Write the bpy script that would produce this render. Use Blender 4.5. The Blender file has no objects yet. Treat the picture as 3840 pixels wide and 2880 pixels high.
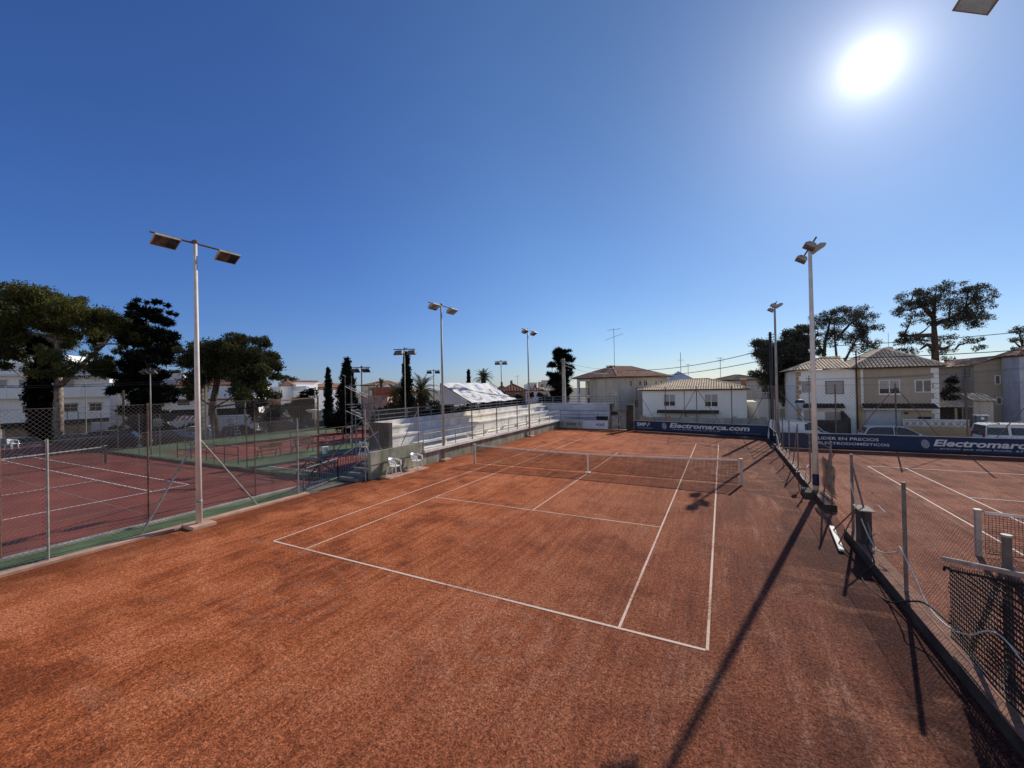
import bpy, math, random
import numpy as np
from mathutils import Vector, Matrix

rad = math.radians
sc = bpy.context.scene
col = sc.collection
random.seed(11)
ROOTM = {}

# ------------------------------------------------------------------ materials
def nt_new(name):
    m = bpy.data.materials.new(name); m.use_nodes = True
    nt = m.node_tree
    for n in list(nt.nodes): nt.nodes.remove(n)
    out = nt.nodes.new('ShaderNodeOutputMaterial')
    return m, nt, out
def node(nt, t, **kw):
    n = nt.nodes.new(t)
    for k, v in kw.items(): setattr(n, k, v)
    return n
def noise(nt, vec, scale, detail=3, rough=.55, dist=0):
    n = node(nt, 'ShaderNodeTexNoise')
    n.inputs['Scale'].default_value = scale; n.inputs['Detail'].default_value = detail
    n.inputs['Roughness'].default_value = rough; n.inputs['Distortion'].default_value = dist
    nt.links.new(vec, n.inputs['Vector']); return n.outputs['Fac']
def ramp(nt, fac, stops):
    r = node(nt, 'ShaderNodeValToRGB')
    el = r.color_ramp.elements
    while len(el) < len(stops): el.new(.5)
    for e, (p, c) in zip(el, stops):
        e.position = p; e.color = (*c, 1) if len(c) == 3 else c
    nt.links.new(fac, r.inputs['Fac']); return r.outputs['Color']
def mapr(nt, v, a, b, c, d):
    n = node(nt, 'ShaderNodeMapRange'); n.clamp = True
    for i, x in enumerate((a, b, c, d)): n.inputs[i+1].default_value = x
    nt.links.new(v, n.inputs[0]); return n.outputs[0]
def mixc(nt, fac, a, b, mode='MIX'):
    n = node(nt, 'ShaderNodeMix'); n.data_type = 'RGBA'; n.blend_type = mode
    for sock, v in ((n.inputs[0], fac), (n.inputs[6], a), (n.inputs[7], b)):
        if hasattr(v, 'is_linked'): nt.links.new(v, sock)
        elif isinstance(v, (tuple, list)): sock.default_value = (*v, 1) if len(v) == 3 else v
        else: sock.default_value = v
    return n.outputs[2]
def math_(nt, op, a, b=None):
    n = node(nt, 'ShaderNodeMath'); n.operation = op
    for i, v in enumerate((a, b)):
        if v is None: continue
        if hasattr(v, 'is_linked'): nt.links.new(v, n.inputs[i])
        else: n.inputs[i].default_value = v
    return n.outputs[0]
def scaled(nt, vec, s):
    n = node(nt, 'ShaderNodeVectorMath'); n.operation = 'MULTIPLY'
    nt.links.new(vec, n.inputs[0]); n.inputs[1].default_value = s
    return n.outputs[0]
MC = {}
def mat(name, c, rough=.8, var=.18, scale=2.5, bump=0, bscale=30, metal=0, spec=.3, streak=0, grime=None):
    if name in MC: return MC[name]
    m, nt, out = nt_new(name)
    p = node(nt, 'ShaderNodeBsdfPrincipled')
    pos = node(nt, 'ShaderNodeNewGeometry').outputs['Position']
    f = noise(nt, pos, scale, 4)
    lo = tuple(max(0, x*(1-var*1.6)) for x in c); hi = tuple(min(1, x*(1+var)) for x in c)
    cc = ramp(nt, f, [(.3, lo), (.7, hi)])
    if streak:                                   # vertical weathering stains
        f2 = noise(nt, scaled(nt, pos, (3.2, 3.2, .35)), 1.0, 4, .6)
        g = grime or tuple(x*.35 for x in c)
        cc = mixc(nt, mapr(nt, f2, .45, .75, 0, streak), cc, g)
    nt.links.new(cc, p.inputs['Base Color'])
    p.inputs['Roughness'].default_value = rough; p.inputs['Metallic'].default_value = metal
    p.inputs['Specular IOR Level'].default_value = spec
    if bump:
        b = node(nt, 'ShaderNodeBump'); b.inputs['Strength'].default_value = bump; b.inputs['Distance'].default_value = .02
        nt.links.new(noise(nt, pos, bscale, 4), b.inputs['Height']); nt.links.new(b.outputs[0], p.inputs['Normal'])
    nt.links.new(p.outputs[0], out.inputs[0]); MC[name] = m; return m
def leaf(name, c, trans=.25, var=.5, scale=.5):
    if name in MC: return MC[name]
    m, nt, out = nt_new(name)
    pos = node(nt, 'ShaderNodeNewGeometry').outputs['Position']
    f = noise(nt, pos, scale, 3); f2 = noise(nt, pos, 6, 2)
    cc = ramp(nt, math_(nt, 'ADD', math_(nt, 'MULTIPLY', f, .65), math_(nt, 'MULTIPLY', f2, .35)),
              [(.32, tuple(x*(1-var) for x in c)), (.68, tuple(x*(1+var) for x in c))])
    d = node(nt, 'ShaderNodeBsdfDiffuse'); t = node(nt, 'ShaderNodeBsdfTranslucent')
    nt.links.new(cc, d.inputs[0]); nt.links.new(cc, t.inputs[0])
    mx = node(nt, 'ShaderNodeMixShader'); mx.inputs[0].default_value = trans
    nt.links.new(d.outputs[0], mx.inputs[1]); nt.links.new(t.outputs[0], mx.inputs[2])
    nt.links.new(mx.outputs[0], out.inputs[0]); MC[name] = m; return m

def clay_material(name, base, dark, light, band_x=None, red=0):
    m, nt, out = nt_new(name)
    p = node(nt, 'ShaderNodeBsdfPrincipled')
    pos = node(nt, 'ShaderNodeNewGeometry').outputs['Position']
    big = noise(nt, pos, .16, 4, .6, .6)
    midn = noise(nt, pos, .9, 5, .62, .8)
    stk = noise(nt, scaled(nt, pos, (5.5, .30, 1)), 1.0, 6, .72, .25)
    grain = noise(nt, pos, 36, 4, .75)
    speck = noise(nt, pos, 15, 5, .8)
    mix1 = math_(nt, 'ADD', math_(nt, 'MULTIPLY', big, .26), math_(nt, 'MULTIPLY', midn, .38))
    mix1 = math_(nt, 'ADD', mix1, math_(nt, 'MULTIPLY', stk, .36))
    c1 = ramp(nt, mix1, [(.41, dark), (.49, base), (.57, light)])
    g = math_(nt, 'ADD', math_(nt, 'MULTIPLY', grain, .55), math_(nt, 'MULTIPLY', speck, .45))
    gm = ramp(nt, g, [(.40, (.28, .23, .22)), (.5, (.92, .92, .92)), (.60, (2.0, 2.15, 2.2))])
    c2 = mixc(nt, 1.0, c1, gm, 'MULTIPLY')
    sx = node(nt, 'ShaderNodeSeparateXYZ'); nt.links.new(pos, sx.inputs[0])
    if band_x is not None:                      # darker band of clay along the kerb
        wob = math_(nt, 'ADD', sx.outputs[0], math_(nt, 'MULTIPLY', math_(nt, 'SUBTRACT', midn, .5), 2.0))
        c2 = mixc(nt, mapr(nt, wob, band_x, band_x+1.9, .62, 0), c2, tuple(x*.42 for x in dark))
        # darker, greyer albedo towards the right, painted in for backlit grain shade
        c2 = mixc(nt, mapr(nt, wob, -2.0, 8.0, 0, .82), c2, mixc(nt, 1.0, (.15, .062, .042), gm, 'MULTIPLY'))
        glint = noise(nt, scaled(nt, pos, (3.0, .35, 1)), 1.0, 6, .75, .4)
        c2 = mixc(nt, math_(nt, 'MULTIPLY', mapr(nt, wob, 2.5, 5.5, 0, 1), mapr(nt, glint, .52, .68, 0, .65)), c2, mixc(nt, 1.0, (.40, .19, .125), gm, 'MULTIPLY'))  # sunlit streaks of the right side painted in as paler clay
        # dusty sweeping arcs beside the net post and slide scuffs behind the baseline
        for cx_, cy_, rr_, fr_, am_ in ((6.2, 2.6, 2.6, 8.0, .6), (2.4, -12.9, 2.2, 11.0, .28), (-2.2, -13.2, 2.0, 12.0, .22)):
            vd = node(nt, 'ShaderNodeVectorMath'); vd.operation = 'DISTANCE'; nt.links.new(pos, vd.inputs[0]); vd.inputs[1].default_value = (cx_, cy_, 0)
            dd_ = math_(nt, 'ADD', vd.outputs['Value'], math_(nt, 'MULTIPLY', math_(nt, 'SUBTRACT', midn, .5), 1.6))
            rg = math_(nt, 'SINE', math_(nt, 'MULTIPLY', dd_, fr_))
            c2 = mixc(nt, math_(nt, 'MULTIPLY', mapr(nt, dd_, rr_, rr_*.45, 0, 1), mapr(nt, rg, .1, .95, 0, am_)), c2, mixc(nt, 1.0, (.50, .23, .14), gm, 'MULTIPLY'))
        # darker lane beside the kerb and patchy wear in front of the baseline
        lane = noise(nt, scaled(nt, pos, (.55, .20, 1)), 1.0, 4, .6, .7)
        k1 = math_(nt, 'MULTIPLY', mapr(nt, wob, 4.8, 7.0, 0, 1), mapr(nt, lane, .44, .56, 0, .6))
        edge = math_(nt, 'SUBTRACT', wob, math_(nt, 'MULTIPLY', sx.outputs[1], -.10))
        k1 = math_(nt, 'MAXIMUM', k1, math_(nt, 'MULTIPLY', mapr(nt, edge, 6.3, 6.75, 0, .9), mapr(nt, sx.outputs[1], -4.0, -6.0, 0, 1)))
        c2 = mixc(nt, k1, c2, mixc(nt, 1.0, (.066, .024, .018), gm, 'MULTIPLY'))
        wear = noise(nt, scaled(nt, pos, (.5, .9, 1)), 1.0, 5, .65, 1.0)
        k2 = math_(nt, 'MULTIPLY', mapr(nt, sx.outputs[1], -14.5, -10.5, .25, 1), mapr(nt, wear, .54, .68, 0, .5))
        c2 = mixc(nt, k2, c2, mixc(nt, 1.0, (.15, .045, .022), gm, 'MULTIPLY'))
        dusty = noise(nt, scaled(nt, pos, (.35, .7, 1)), 1.0, 4, .6, 1.2)
        c2 = mixc(nt, mapr(nt, dusty, .58, .74, 0, .5), c2, mixc(nt, 1.0, (.46, .20, .11), gm, 'MULTIPLY'))
    nt.links.new(c2, p.inputs['Base Color'])
    p.inputs['Roughness'].default_value = .95; p.inputs['Specular IOR Level'].default_value = .12
    b = node(nt, 'ShaderNodeBump'); b.inputs['Strength'].default_value = 1.0; b.inputs['Distance'].default_value = .03
    nt.links.new(g, b.inputs['Height'])
    b2 = node(nt, 'ShaderNodeBump'); b2.inputs['Strength'].default_value = .5; b2.inputs['Distance'].default_value = .06
    nt.links.new(math_(nt, 'ADD', midn, stk), b2.inputs['Height']); nt.links.new(b.outputs[0], b2.inputs['Normal'])
    nt.links.new(b2.outputs[0], p.inputs['Normal'])
    nt.links.new(p.outputs[0], out.inputs[0]); MC[name] = m; return m
def chalk_material(name, c, under, cover):
    m, nt, out = nt_new(name)
    p = node(nt, 'ShaderNodeBsdfPrincipled')
    pos = node(nt, 'ShaderNodeNewGeometry').outputs['Position']
    f = noise(nt, pos, 24, 5, .8); f2 = noise(nt, pos, .45, 3)
    k = math_(nt, 'ADD', math_(nt, 'MULTIPLY', f, .6), math_(nt, 'MULTIPLY', f2, .4))
    nt.links.new(ramp(nt, k, [(cover-.09, under), (cover+.03, c)]), p.inputs['Base Color'])
    p.inputs['Roughness'].default_value = .9; p.inputs['Specular IOR Level'].default_value = .1
    nt.links.new(p.outputs[0], out.inputs[0]); MC[name] = m; return m

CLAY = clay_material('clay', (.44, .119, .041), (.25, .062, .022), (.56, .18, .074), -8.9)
CLAY_R = clay_material('clay_right', (.27, .10, .058), (.16, .058, .034), (.36, .15, .09))
CHALK = chalk_material('chalk_line', (.78, .60, .47), (.36, .13, .06), .475)
CHALK_R = chalk_material('chalk_line_right', (.88, .80, .70), (.4, .2, .12), .27)
HARD_RED = mat('hard_red', (.25, .062, .042), .85, .22, .45, .25, 60, streak=.4, grime=(.15, .045, .034))
HARD_GREEN = mat('hard_green', (.12, .165, .085), .85, .25, .4, .25, 60, streak=.4, grime=(.07, .10, .055))
STRIP_GREEN = mat('strip_green', (.115, .175, .075), .85, .25, 1.2, .2, 30, streak=.35, grime=(.07, .09, .05))
PAINT_WHITE = mat('line_paint', (.78, .74, .68), .8, .1, 3)
PAINT_ORANGE = mat('line_orange', (.62, .33, .16), .8, .1, 3)
PAINT_FADED = mat('line_faded', (.24, .19, .14), .85, .2, 3)
ASPHALT = mat('asphalt', (.085, .08, .078), .9, .3, .5, .3, 40)
DUST = mat('dusty_ground', (.17, .15, .12), .95, .35, .35, .4, 12)
CONC = mat('concrete', (.42, .39, .34), .9, .2, 1.5, .3, 25, streak=.5, grime=(.2, .18, .15))
CONC_SALMON = mat('concrete_salmon', (.55, .34, .24), .9, .2, 2.0, .3, 25)
CONC_GREEN = mat('concrete_mossy', (.33, .33, .25), .9, .3, 1.1, .3, 20, streak=.9, grime=(.10, .15, .055))
KERB_SHADE_DUSTY = mat('kerb_shade_dusty', (.05, .04, .032), .92, .35, 2.2, .3, 25)  # near-black sides carry painted shade; real clay dust is added on top
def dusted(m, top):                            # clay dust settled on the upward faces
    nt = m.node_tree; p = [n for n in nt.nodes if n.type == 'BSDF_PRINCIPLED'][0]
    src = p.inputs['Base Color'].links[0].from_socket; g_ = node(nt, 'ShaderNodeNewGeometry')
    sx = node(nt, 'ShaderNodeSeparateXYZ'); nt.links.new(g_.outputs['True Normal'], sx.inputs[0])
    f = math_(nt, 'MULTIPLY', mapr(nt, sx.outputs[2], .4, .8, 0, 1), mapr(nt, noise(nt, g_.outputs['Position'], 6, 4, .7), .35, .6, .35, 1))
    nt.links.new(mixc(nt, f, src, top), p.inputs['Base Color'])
dusted(KERB_SHADE_DUSTY, (.34, .16, .10))
NET_POST = mat('net_post_paint', (.44, .40, .34), .7, .15, 4)
CONC_WHITE = mat('concrete_white', (.86, .83, .74), .88, .14, .9, .25, 20, streak=.45, grime=(.45, .30, .2))
CONC_SHADE = mat('concrete_shade_blue_grey', (.50, .52, .56), .88, .12, .9, .2, 20, streak=.2)  # shaded copy of the bleacher concrete, blue shade put into its colour
CONC_DARK = mat('concrete_dark', (.075, .062, .05), .92, .3, 1.5, .3, 25)
GALV = mat('galvanised_steel', (.33, .33, .29), .6, .2, 6)
GALV_DARK = mat('weathered_backlit_steel', (.14, .125, .11), .7, .3, 6)  # dark steel; on the end fences this tone stands in for backlit shade
RUSTY = mat('rusty_steel', (.16, .09, .055), .8, .35, 5)
BLUE_STEEL = mat('blue_grey_steel', (.13, .16, .20), .6, .2, 5)
POLE_WHITE = mat('pole_white', (.72, .70, .61), .5, .1, 3, streak=.35, grime=(.4, .34, .28))
POLE_GREY = mat('pole_grey', (.33, .325, .29), .5, .15, 3)
POLE_BLACK = mat('pole_dark', (.035, .035, .037), .6, .2, 3)
LAMP_SHELL = mat('lamp_shell', (.36, .35, .31), .6, .2, 5)
LAMP_DARK = mat('lamp_shell_dark', (.10, .10, .10), .6, .2, 5)
LAMP_GLASS = mat('lamp_glass', (.02, .018, .017), .12, .45, 3, spec=.6)
LAMP_BACK_PALE = mat('lamp_glass_sky_blue', (.42, .72, .98), .5, .25, 4)  # blue tone cancels orange clay bounce and imitates sky reflected in the glass
LAMP_BACK = mat('lamp_reflector', (.12, .115, .11), .35, .4, 6)
TAPE_BLUE = mat('blue_band', (.02, .03, .09), .6)
WIRE = mat('wire', (.17, .155, .14), .7, .1, 3)
POST_BACK = mat('backlit_post', (.19, .175, .15), .7, .25, 6)
WIRE_NEAR = mat('wire_near', (.20, .165, .14), .7, .1, 3)
WIRE_DARK = mat('wire_dark', (.10, .10, .095), .7, .1, 3)
NETBLACK = mat('net_cord', (.022, .02, .02), .85)
NETBAND = mat('net_band', (.74, .72, .64), .8, .12, 4)
MESH_BLACK = mat('black_mesh', (.013, .013, .014), .75)
NAVY = mat('banner_navy', (.013, .03, .085), .6, .15, .8, .15, 3)
NAVY_DARK = mat('banner_navy_dark', (.008, .013, .03), .7, .2, .8)
BAN_TXT = mat('banner_lettering', (.62, .62, .64), .6, .05)
BAN_DIM = mat('banner_small_lettering', (.24, .26, .33), .6, .05)
BAN_ORANGE = mat('banner_squares', (.55, .42, .3), .6, .05)
AD_CREAM = mat('advert_cream', (.40, .39, .36), .7, .1, .8, streak=.3)
AD_WHITE = mat('advert_white', (.62, .66, .72), .7, .06)
AD_BLACK = mat('advert_black', (.015, .015, .018), .7)
AD_GREY = mat('advert_grey', (.2, .19, .19), .7)
CANVAS = mat('canopy_canvas', (.80, .79, .75), .75, .07, .9, .35, 2.0)
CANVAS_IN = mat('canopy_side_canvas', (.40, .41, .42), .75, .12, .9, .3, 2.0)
PRINT_GREY = mat('print_grey', (.50, .49, .47), .75, .3, 2)
PRINT_BLUE = mat('print_blue', (.30, .45, .66), .75, .3, 2)
PRINT_ORANGE = mat('print_orange', (.70, .42, .28), .75, .3, 2)
PLASTIC = mat('white_plastic', (.88, .88, .82), .4, .05, 4)
WALL_WHITE = mat('wall_white', (.88, .88, .84), .9, .05, .6, .1, 10, streak=.14, grime=(.5, .48, .44))
WALL_BRIGHT = mat('wall_bright', (.93, .90, .85), .9, .05, .6, .1, 10)
WALL_GREY = mat('wall_grey', (.60, .53, .44), .9, .12, .5, .2, 12, streak=.5, grime=(.22, .22, .21))
WALL_CREAM = mat('wall_cream', (.74, .65, .50), .9, .08, .5, .15, 12, streak=.25, grime=(.4, .36, .3))
WALL_TAN = mat('wall_tan', (.42, .355, .27), .9, .08, .5, .15, 12, streak=.2)
WALL_OCHRE = mat('wall_ochre', (.44, .31, .18), .9, .12, .8, .15, 12)
WALL_BRICK = mat('wall_brick', (.33, .16, .10), .9, .2, 1.5, .2, 12)
STONE = mat('stone_plinth', (.30, .19, .13), .9, .4, 3, .4, 9)
TRIM = mat('trim_white', (.80, .79, .76), .8, .05)
TILE_PALE = mat('tile_pale', (.88, .64, .43), .8, .28, 3.5, .2, 14)
TILE_RED = mat('tile_red', (.30, .12, .075), .85, .3, 2.5, .2, 14)
TILE_BROWN = mat('tile_brown', (.46, .27, .18), .85, .35, 2.5, .2, 14)
TILE_DARK = mat('tile_dark', (.045, .038, .034), .85, .3, 2.5)
SOFFIT = mat('roof_underlay', (.09, .055, .04), .9, .2)
SHUTTER = mat('shutter', (.42, .40, .38), .7, .05, 4)
SHUTTER_DARK = mat('shutter_dark', (.20, .185, .165), .7, .1, 4)
GLASS = mat('window_glass', (.022, .026, .032), .08, .3, 1, spec=.6)
GLASS_BLUE = mat('pale_glass', (.42, .55, .68), .15, .1, 1, spec=.5)
CURTAIN = mat('window_curtain', (.14, .14, .135), .3, .2, 3, spec=.5)
GARAGE = mat('garage_door', (.42, .46, .52), .7, .06, 2)
WOOD = mat('weathered_wood', (.42, .36, .29), .85, .25, 5, .2, 30)
WOOD_DARK = mat('dark_wood', (.07, .05, .04), .85, .25, 5)
BARK = mat('bark', (.10, .07, .05), .95, .45, 4, .8, 8)
BARK_PALE = mat('bark_pale', (.30, .24, .19), .95, .5, 3, .8, 7)
PINE = leaf('pine_needles', (.115, .118, .040), .36, .55, .45)
PINE_DK = leaf('dark_pine_needles', (.062, .066, .030), .30, .55, .5)
PINE_BK = leaf('backlit_pine_needles', (.075, .078, .060), .38, .5, .6)
CONIFER = leaf('dark_conifer', (.016, .019, .013), .1, .5, .8)
IVY = leaf('ivy_leaves', (.014, .015, .010), .1, .5, .8)
PALM = leaf('palm_fronds', (.085, .085, .045), .3, .45, 1.5)
PALM_DRY = leaf('dry_palm_fronds', (.075, .055, .035), .2, .4, 1.5)
HEDGE = leaf('hedge_leaves', (.035, .034, .022), .15, .5, .8)
DATES = mat('date_stalks', (.35, .12, .05), .8, .3, 5)
HOSE_W = mat('hose_white', (.60, .57, .50), .6, .15, 5)
TYRE = mat('tyre', (.018, .018, .018), .8)
RIM = mat('wheel_rim', (.42, .42, .43), .35, .1, metal=.6)
CAR_WHITE = mat('car_paint_white', (.80, .80, .79), .22, .03, spec=.5)
CAR_BLUE = mat('car_paint_blue', (.05, .075, .12), .22, .05, spec=.5)
CAR_BLACK = mat('car_paint_black', (.012, .012, .014), .2, .05, spec=.5)
CAR_GREY = mat('car_paint_grey', (.045, .042, .042), .25, .05, spec=.5)
CAR_GLASS = mat('car_glass', (.012, .015, .02), .05, .2, 1, spec=.7)
CAR_LIGHT = mat('car_headlight', (.7, .72, .74), .15, .1, spec=.6)
CAR_TAIL = mat('car_tail_light', (.25, .015, .012), .25, .1, spec=.6)
BALL = mat('tennis_ball_felt', (.70, .72, .25), .9, .1, 20)
PLANK = mat('plank_white', (.78, .78, .66), .7, .1, 5)
RUST_POST = mat('gate_panel', (.30, .31, .30), .7, .25, 2, streak=.4)

# ------------------------------------------------------------------ mesh builder
def V(*a): return Vector(a)
class MB:
    def __init__(s): s.v = []; s.f = []
    def add(s, vs, fs):
        o = len(s.v); s.v.extend([tuple(q) for q in vs]); s.f.extend([tuple(i+o for i in f) for f in fs]); return s
    def box(s, x0, y0, z0, x1, y1, z1):
        return s.add([(x0,y0,z0),(x1,y0,z0),(x1,y1,z0),(x0,y1,z0),(x0,y0,z1),(x1,y0,z1),(x1,y1,z1),(x0,y1,z1)],
                     [(0,3,2,1),(4,5,6,7),(0,1,5,4),(1,2,6,5),(2,3,7,6),(3,0,4,7)])
    def obox(s, M, sx, sy, sz):              # box centred on matrix M
        vs = [M @ V(x*sx/2, y*sy/2, z*sz/2) for x in (-1,1) for y in (-1,1) for z in (-1,1)]
        return s.add(vs, [(0,1,3,2),(4,6,7,5),(0,4,5,1),(2,3,7,6),(0,2,6,4),(1,5,7,3)])
    def bar(s, p, q, w, h=None):
        p, q = V(*p), V(*q); h = h or w; d = q-p; L = d.length; d.normalize()
        up = V(0,0,1) if abs(d.z) < .95 else V(1,0,0)
        x = d.cross(up).normalized(); y = x.cross(d)
        M = Matrix((x, d, y)).transposed().to_4x4(); M.translation = (p+q)/2
        return s.obox(M, w, L, h)
    def tube(s, pts, r, n=6, cap=True):
        pts = [V(*p) for p in pts]; rs = r if isinstance(r, (list, tuple)) else [r]*len(pts)
        vs = []; fs = []
        ref = None
        for i, p in enumerate(pts):
            d = (pts[min(i+1, len(pts)-1)] - pts[max(i-1, 0)]).normalized()
            if ref is None: ref = V(0,0,1) if abs(d.z) < .9 else V(1,0,0)
            x = d.cross(ref).normalized(); y = d.cross(x).normalized(); ref = x.cross(d)
            for k in range(n):
                a = 2*math.pi*k/n; vs.append(p + (x*math.cos(a) + y*math.sin(a))*rs[i])
        for i in range(len(pts)-1):
            for k in range(n): fs.append((i*n+k, i*n+(k+1)%n, (i+1)*n+(k+1)%n, (i+1)*n+k))
        if cap: fs.append(tuple(range(n-1,-1,-1))); fs.append(tuple((len(pts)-1)*n+k for k in range(n)))
        return s.add(vs, fs)
    def lathe(s, prof, c=(0,0,0), n=16):
        vs = []; fs = []
        for r, z in prof:
            for k in range(n):
                a = 2*math.pi*k/n; vs.append((c[0]+r*math.cos(a), c[1]+r*math.sin(a), c[2]+z))
        for i in range(len(prof)-1):
            for k in range(n): fs.append((i*n+k, i*n+(k+1)%n, (i+1)*n+(k+1)%n, (i+1)*n+k))
        fs.append(tuple(range(n-1,-1,-1))); fs.append(tuple((len(prof)-1)*n+k for k in range(n)))
        return s.add(vs, fs)
    def face(s, pts): return s.add(pts, [tuple(range(len(pts)))])
    def prism(s, poly, f0, f1):              # poly: list of 2-D points, f0/f1 map (a,b)->3-D
        n = len(poly); vs = [f0(*p) for p in poly] + [f1(*p) for p in poly]
        return s.add(vs, [tuple(range(n-1,-1,-1)), tuple(range(n, 2*n))] + [(i, (i+1)%n, n+(i+1)%n, n+i) for i in range(n)])
    def build(s, name, m, parent=None, smooth=False, bevel=0, local=False):
        me = bpy.data.meshes.new(name)
        vs = s.v
        if parent is not None and not local and parent.name in ROOTM:
            Mi = ROOTM[parent.name]; vs = [tuple(Mi @ Vector(q)) for q in vs]
        me.from_pydata(vs, [], s.f); me.update()
        if smooth: me.polygons.foreach_set('use_smooth', [True]*len(me.polygons))
        o = bpy.data.objects.new(name, me); col.objects.link(o)
        if m: me.materials.append(m)
        if parent is not None:
            o.parent = parent
            if parent.name in ROOTM: ROOTM[o.name] = ROOTM[parent.name]
        if bevel:
            b = o.modifiers.new('bevel', 'BEVEL'); b.width = bevel; b.segments = 2; b.limit_method = 'ANGLE'
        return o
def thing(name, label, cat, loc=(0,0,0), rz=0, group=None):
    o = bpy.data.objects.new(name, None); col.objects.link(o)
    o.location = loc; o.rotation_euler = (0,0,rz); o['label'] = label; o['category'] = cat
    o.empty_display_size = .2
    if group: o['group'] = group
    ROOTM[o.name] = (Matrix.Translation(loc) @ Matrix.Rotation(rz, 4, 'Z')).inverted()
    return o
def tag(o, label, cat, group=None, kind=None):
    o['label'] = label; o['category'] = cat
    if group: o['group'] = group
    if kind: o['kind'] = kind
    return o
def struct(name, mb, m):
    o = mb.build(name, m); o['kind'] = 'structure'; return o
def copy_tree(o, parent=None):
    c = o.copy(); col.objects.link(c)
    if parent is not None: c.parent = parent
    for ch in [x for x in bpy.data.objects if x.parent == o]: copy_tree(ch, c)
    return c
def text_mesh(name, body, m, parent, org, xdir, w=None, h=.2, shear=0, bold=0, wstretch=None, zdir=(0,0,1), off=.006):
    cu = bpy.data.curves.new(name, 'FONT'); cu.body = body; cu.size = 1; cu.shear = shear; cu.offset = bold
    cu.resolution_u = 3; cu.fill_mode = 'FRONT'
    to = bpy.data.objects.new(name, cu); col.objects.link(to)
    dg = bpy.context.evaluated_depsgraph_get(); dg.update()
    me = bpy.data.meshes.new_from_object(to.evaluated_get(dg))
    bpy.data.objects.remove(to); bpy.data.curves.remove(cu)
    P = np.array([v.co[:] for v in me.vertices]); mn = P.min(0); mx = P.max(0)
    sy = h/(mx[1]-mn[1]); sx = (w/(mx[0]-mn[0])) if w else sy
    X = V(*xdir).normalized(); Z = V(*zdir).normalized(); N = X.cross(Z)
    vs = [V(*org) + X*(p[0]-mn[0])*sx + Z*(p[1]-mn[1])*sy + N*off for p in P]
    b = MB(); b.v = [tuple(q) for q in vs]; b.f = [tuple(p.vertices) for p in me.polygons]
    bpy.data.meshes.remove(me)
    return b.build(name, m, parent)

# ------------------------------------------------------------------ fences
def chain(mb, p, q, z0, z1, step=.10, w=.005):
    """diamond wire mesh in the vertical plane p-q: each wire one thin straight ribbon"""
    p = V(p[0], p[1], 0); q = V(q[0], q[1], 0); d = (q-p); L = d.length; d.normalize(); H = z1-z0
    ws = w*.72
    k = -H
    while k < L:
        for sgn in (1, -1):
            a0 = max(0, -k); a1 = min(H, L-k)
            if a1 - a0 < .02: continue
            pts = []
            for t in (a0, a1):
                z = z0+t if sgn > 0 else z1-t
                for e in (-ws, ws): pts.append(p + d*(k+t+e) + V(0,0,z))
            mb.add(pts, [(0,1,3,2)])
        k += step
    return mb
def chain_fence(label, pts, posts, h, group=None, z0=0, post_m=None, wire_m=None, step=.10, w=.005, rails=(), braces=(), post_r=.028, zmesh=None):
    """pts: poly-line of the wire; posts: list of (x,y,h)"""
    t = thing('chain_link_fence', label, 'fence', (pts[0][0], pts[0][1], z0), 0, group)
    mb = MB()
    for a, b in zip(pts[:-1], pts[1:]): chain(mb, a, b, (zmesh or z0+.03), z0+h, step, w)
    for a, b in zip(pts[:-1], pts[1:]):
        for z in (z0+h, (zmesh or z0+.06)): mb.tube([(a[0],a[1],z),(b[0],b[1],z)], .006, 4)
    mb.build('wire_mesh', wire_m or WIRE, t)
    for x, y, ph in posts:
        MB().tube([(x,y,z0),(x,y,z0+ph)], post_r, 8).build('post', post_m or GALV, t, smooth=False)
    for r in rails: MB().tube(r, .024, 6).build('rail', post_m or GALV, t)
    for r in braces: MB().tube(r, .022, 6).build('brace', post_m or GALV, t)
    return t

# ------------------------------------------------------------------ tiles / houses
def tile_face(mb, poly, w=.24, course=.42, rise=.055, under=None):
    """rows of barrel tiles over a roof plane; poly[0]->poly[1] is the eave"""
    P = [V(*p) for p in poly]; e = (P[1]-P[0]).normalized(); n = e.cross(P[2]-P[0])
    n.normalize()
    if n.z < 0: n = -n
    u = n.cross(e).normalized()
    Q = [((p-P[0]).dot(e), (p-P[0]).dot(u)) for p in P]
    smin = min(q[0] for q in Q); smax = max(q[0] for q in Q)
    ncol = max(1, int((smax-smin)/w)); w = (smax-smin)/ncol
    for i in range(ncol):
        s_ = smin + (i+.5)*w; ts = []
        for a, b in zip(Q, Q[1:]+Q[:1]):
            if (a[0]-s_)*(b[0]-s_) <= 0 and abs(a[0]-b[0]) > 1e-6:
                ts.append(a[1] + (b[1]-a[1])*(s_-a[0])/(b[0]-a[0]))
        if len(ts) < 2: continue
        t0, t1 = min(ts), max(ts); t = t0 - .06
        while t < t1-.05:
            te = min(t+course, t1+.02); jit = random.uniform(-.006, .006)
            vs = []
            for tt, lift in ((t, .028), (te, .0)):
                for k in range(5):
                    a = math.pi*k/4
                    vs.append(P[0] + e*(s_ + jit - math.cos(a)*w*.40) + u*tt + n*(lift + math.sin(a)*rise))
            mb.add(vs, [(k, k+1, k+6, k+5) for k in range(4)] + [(4,3,2,1,0)])
            t += course
    if under is not None: under.face([p - n*.012 for p in P])
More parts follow.
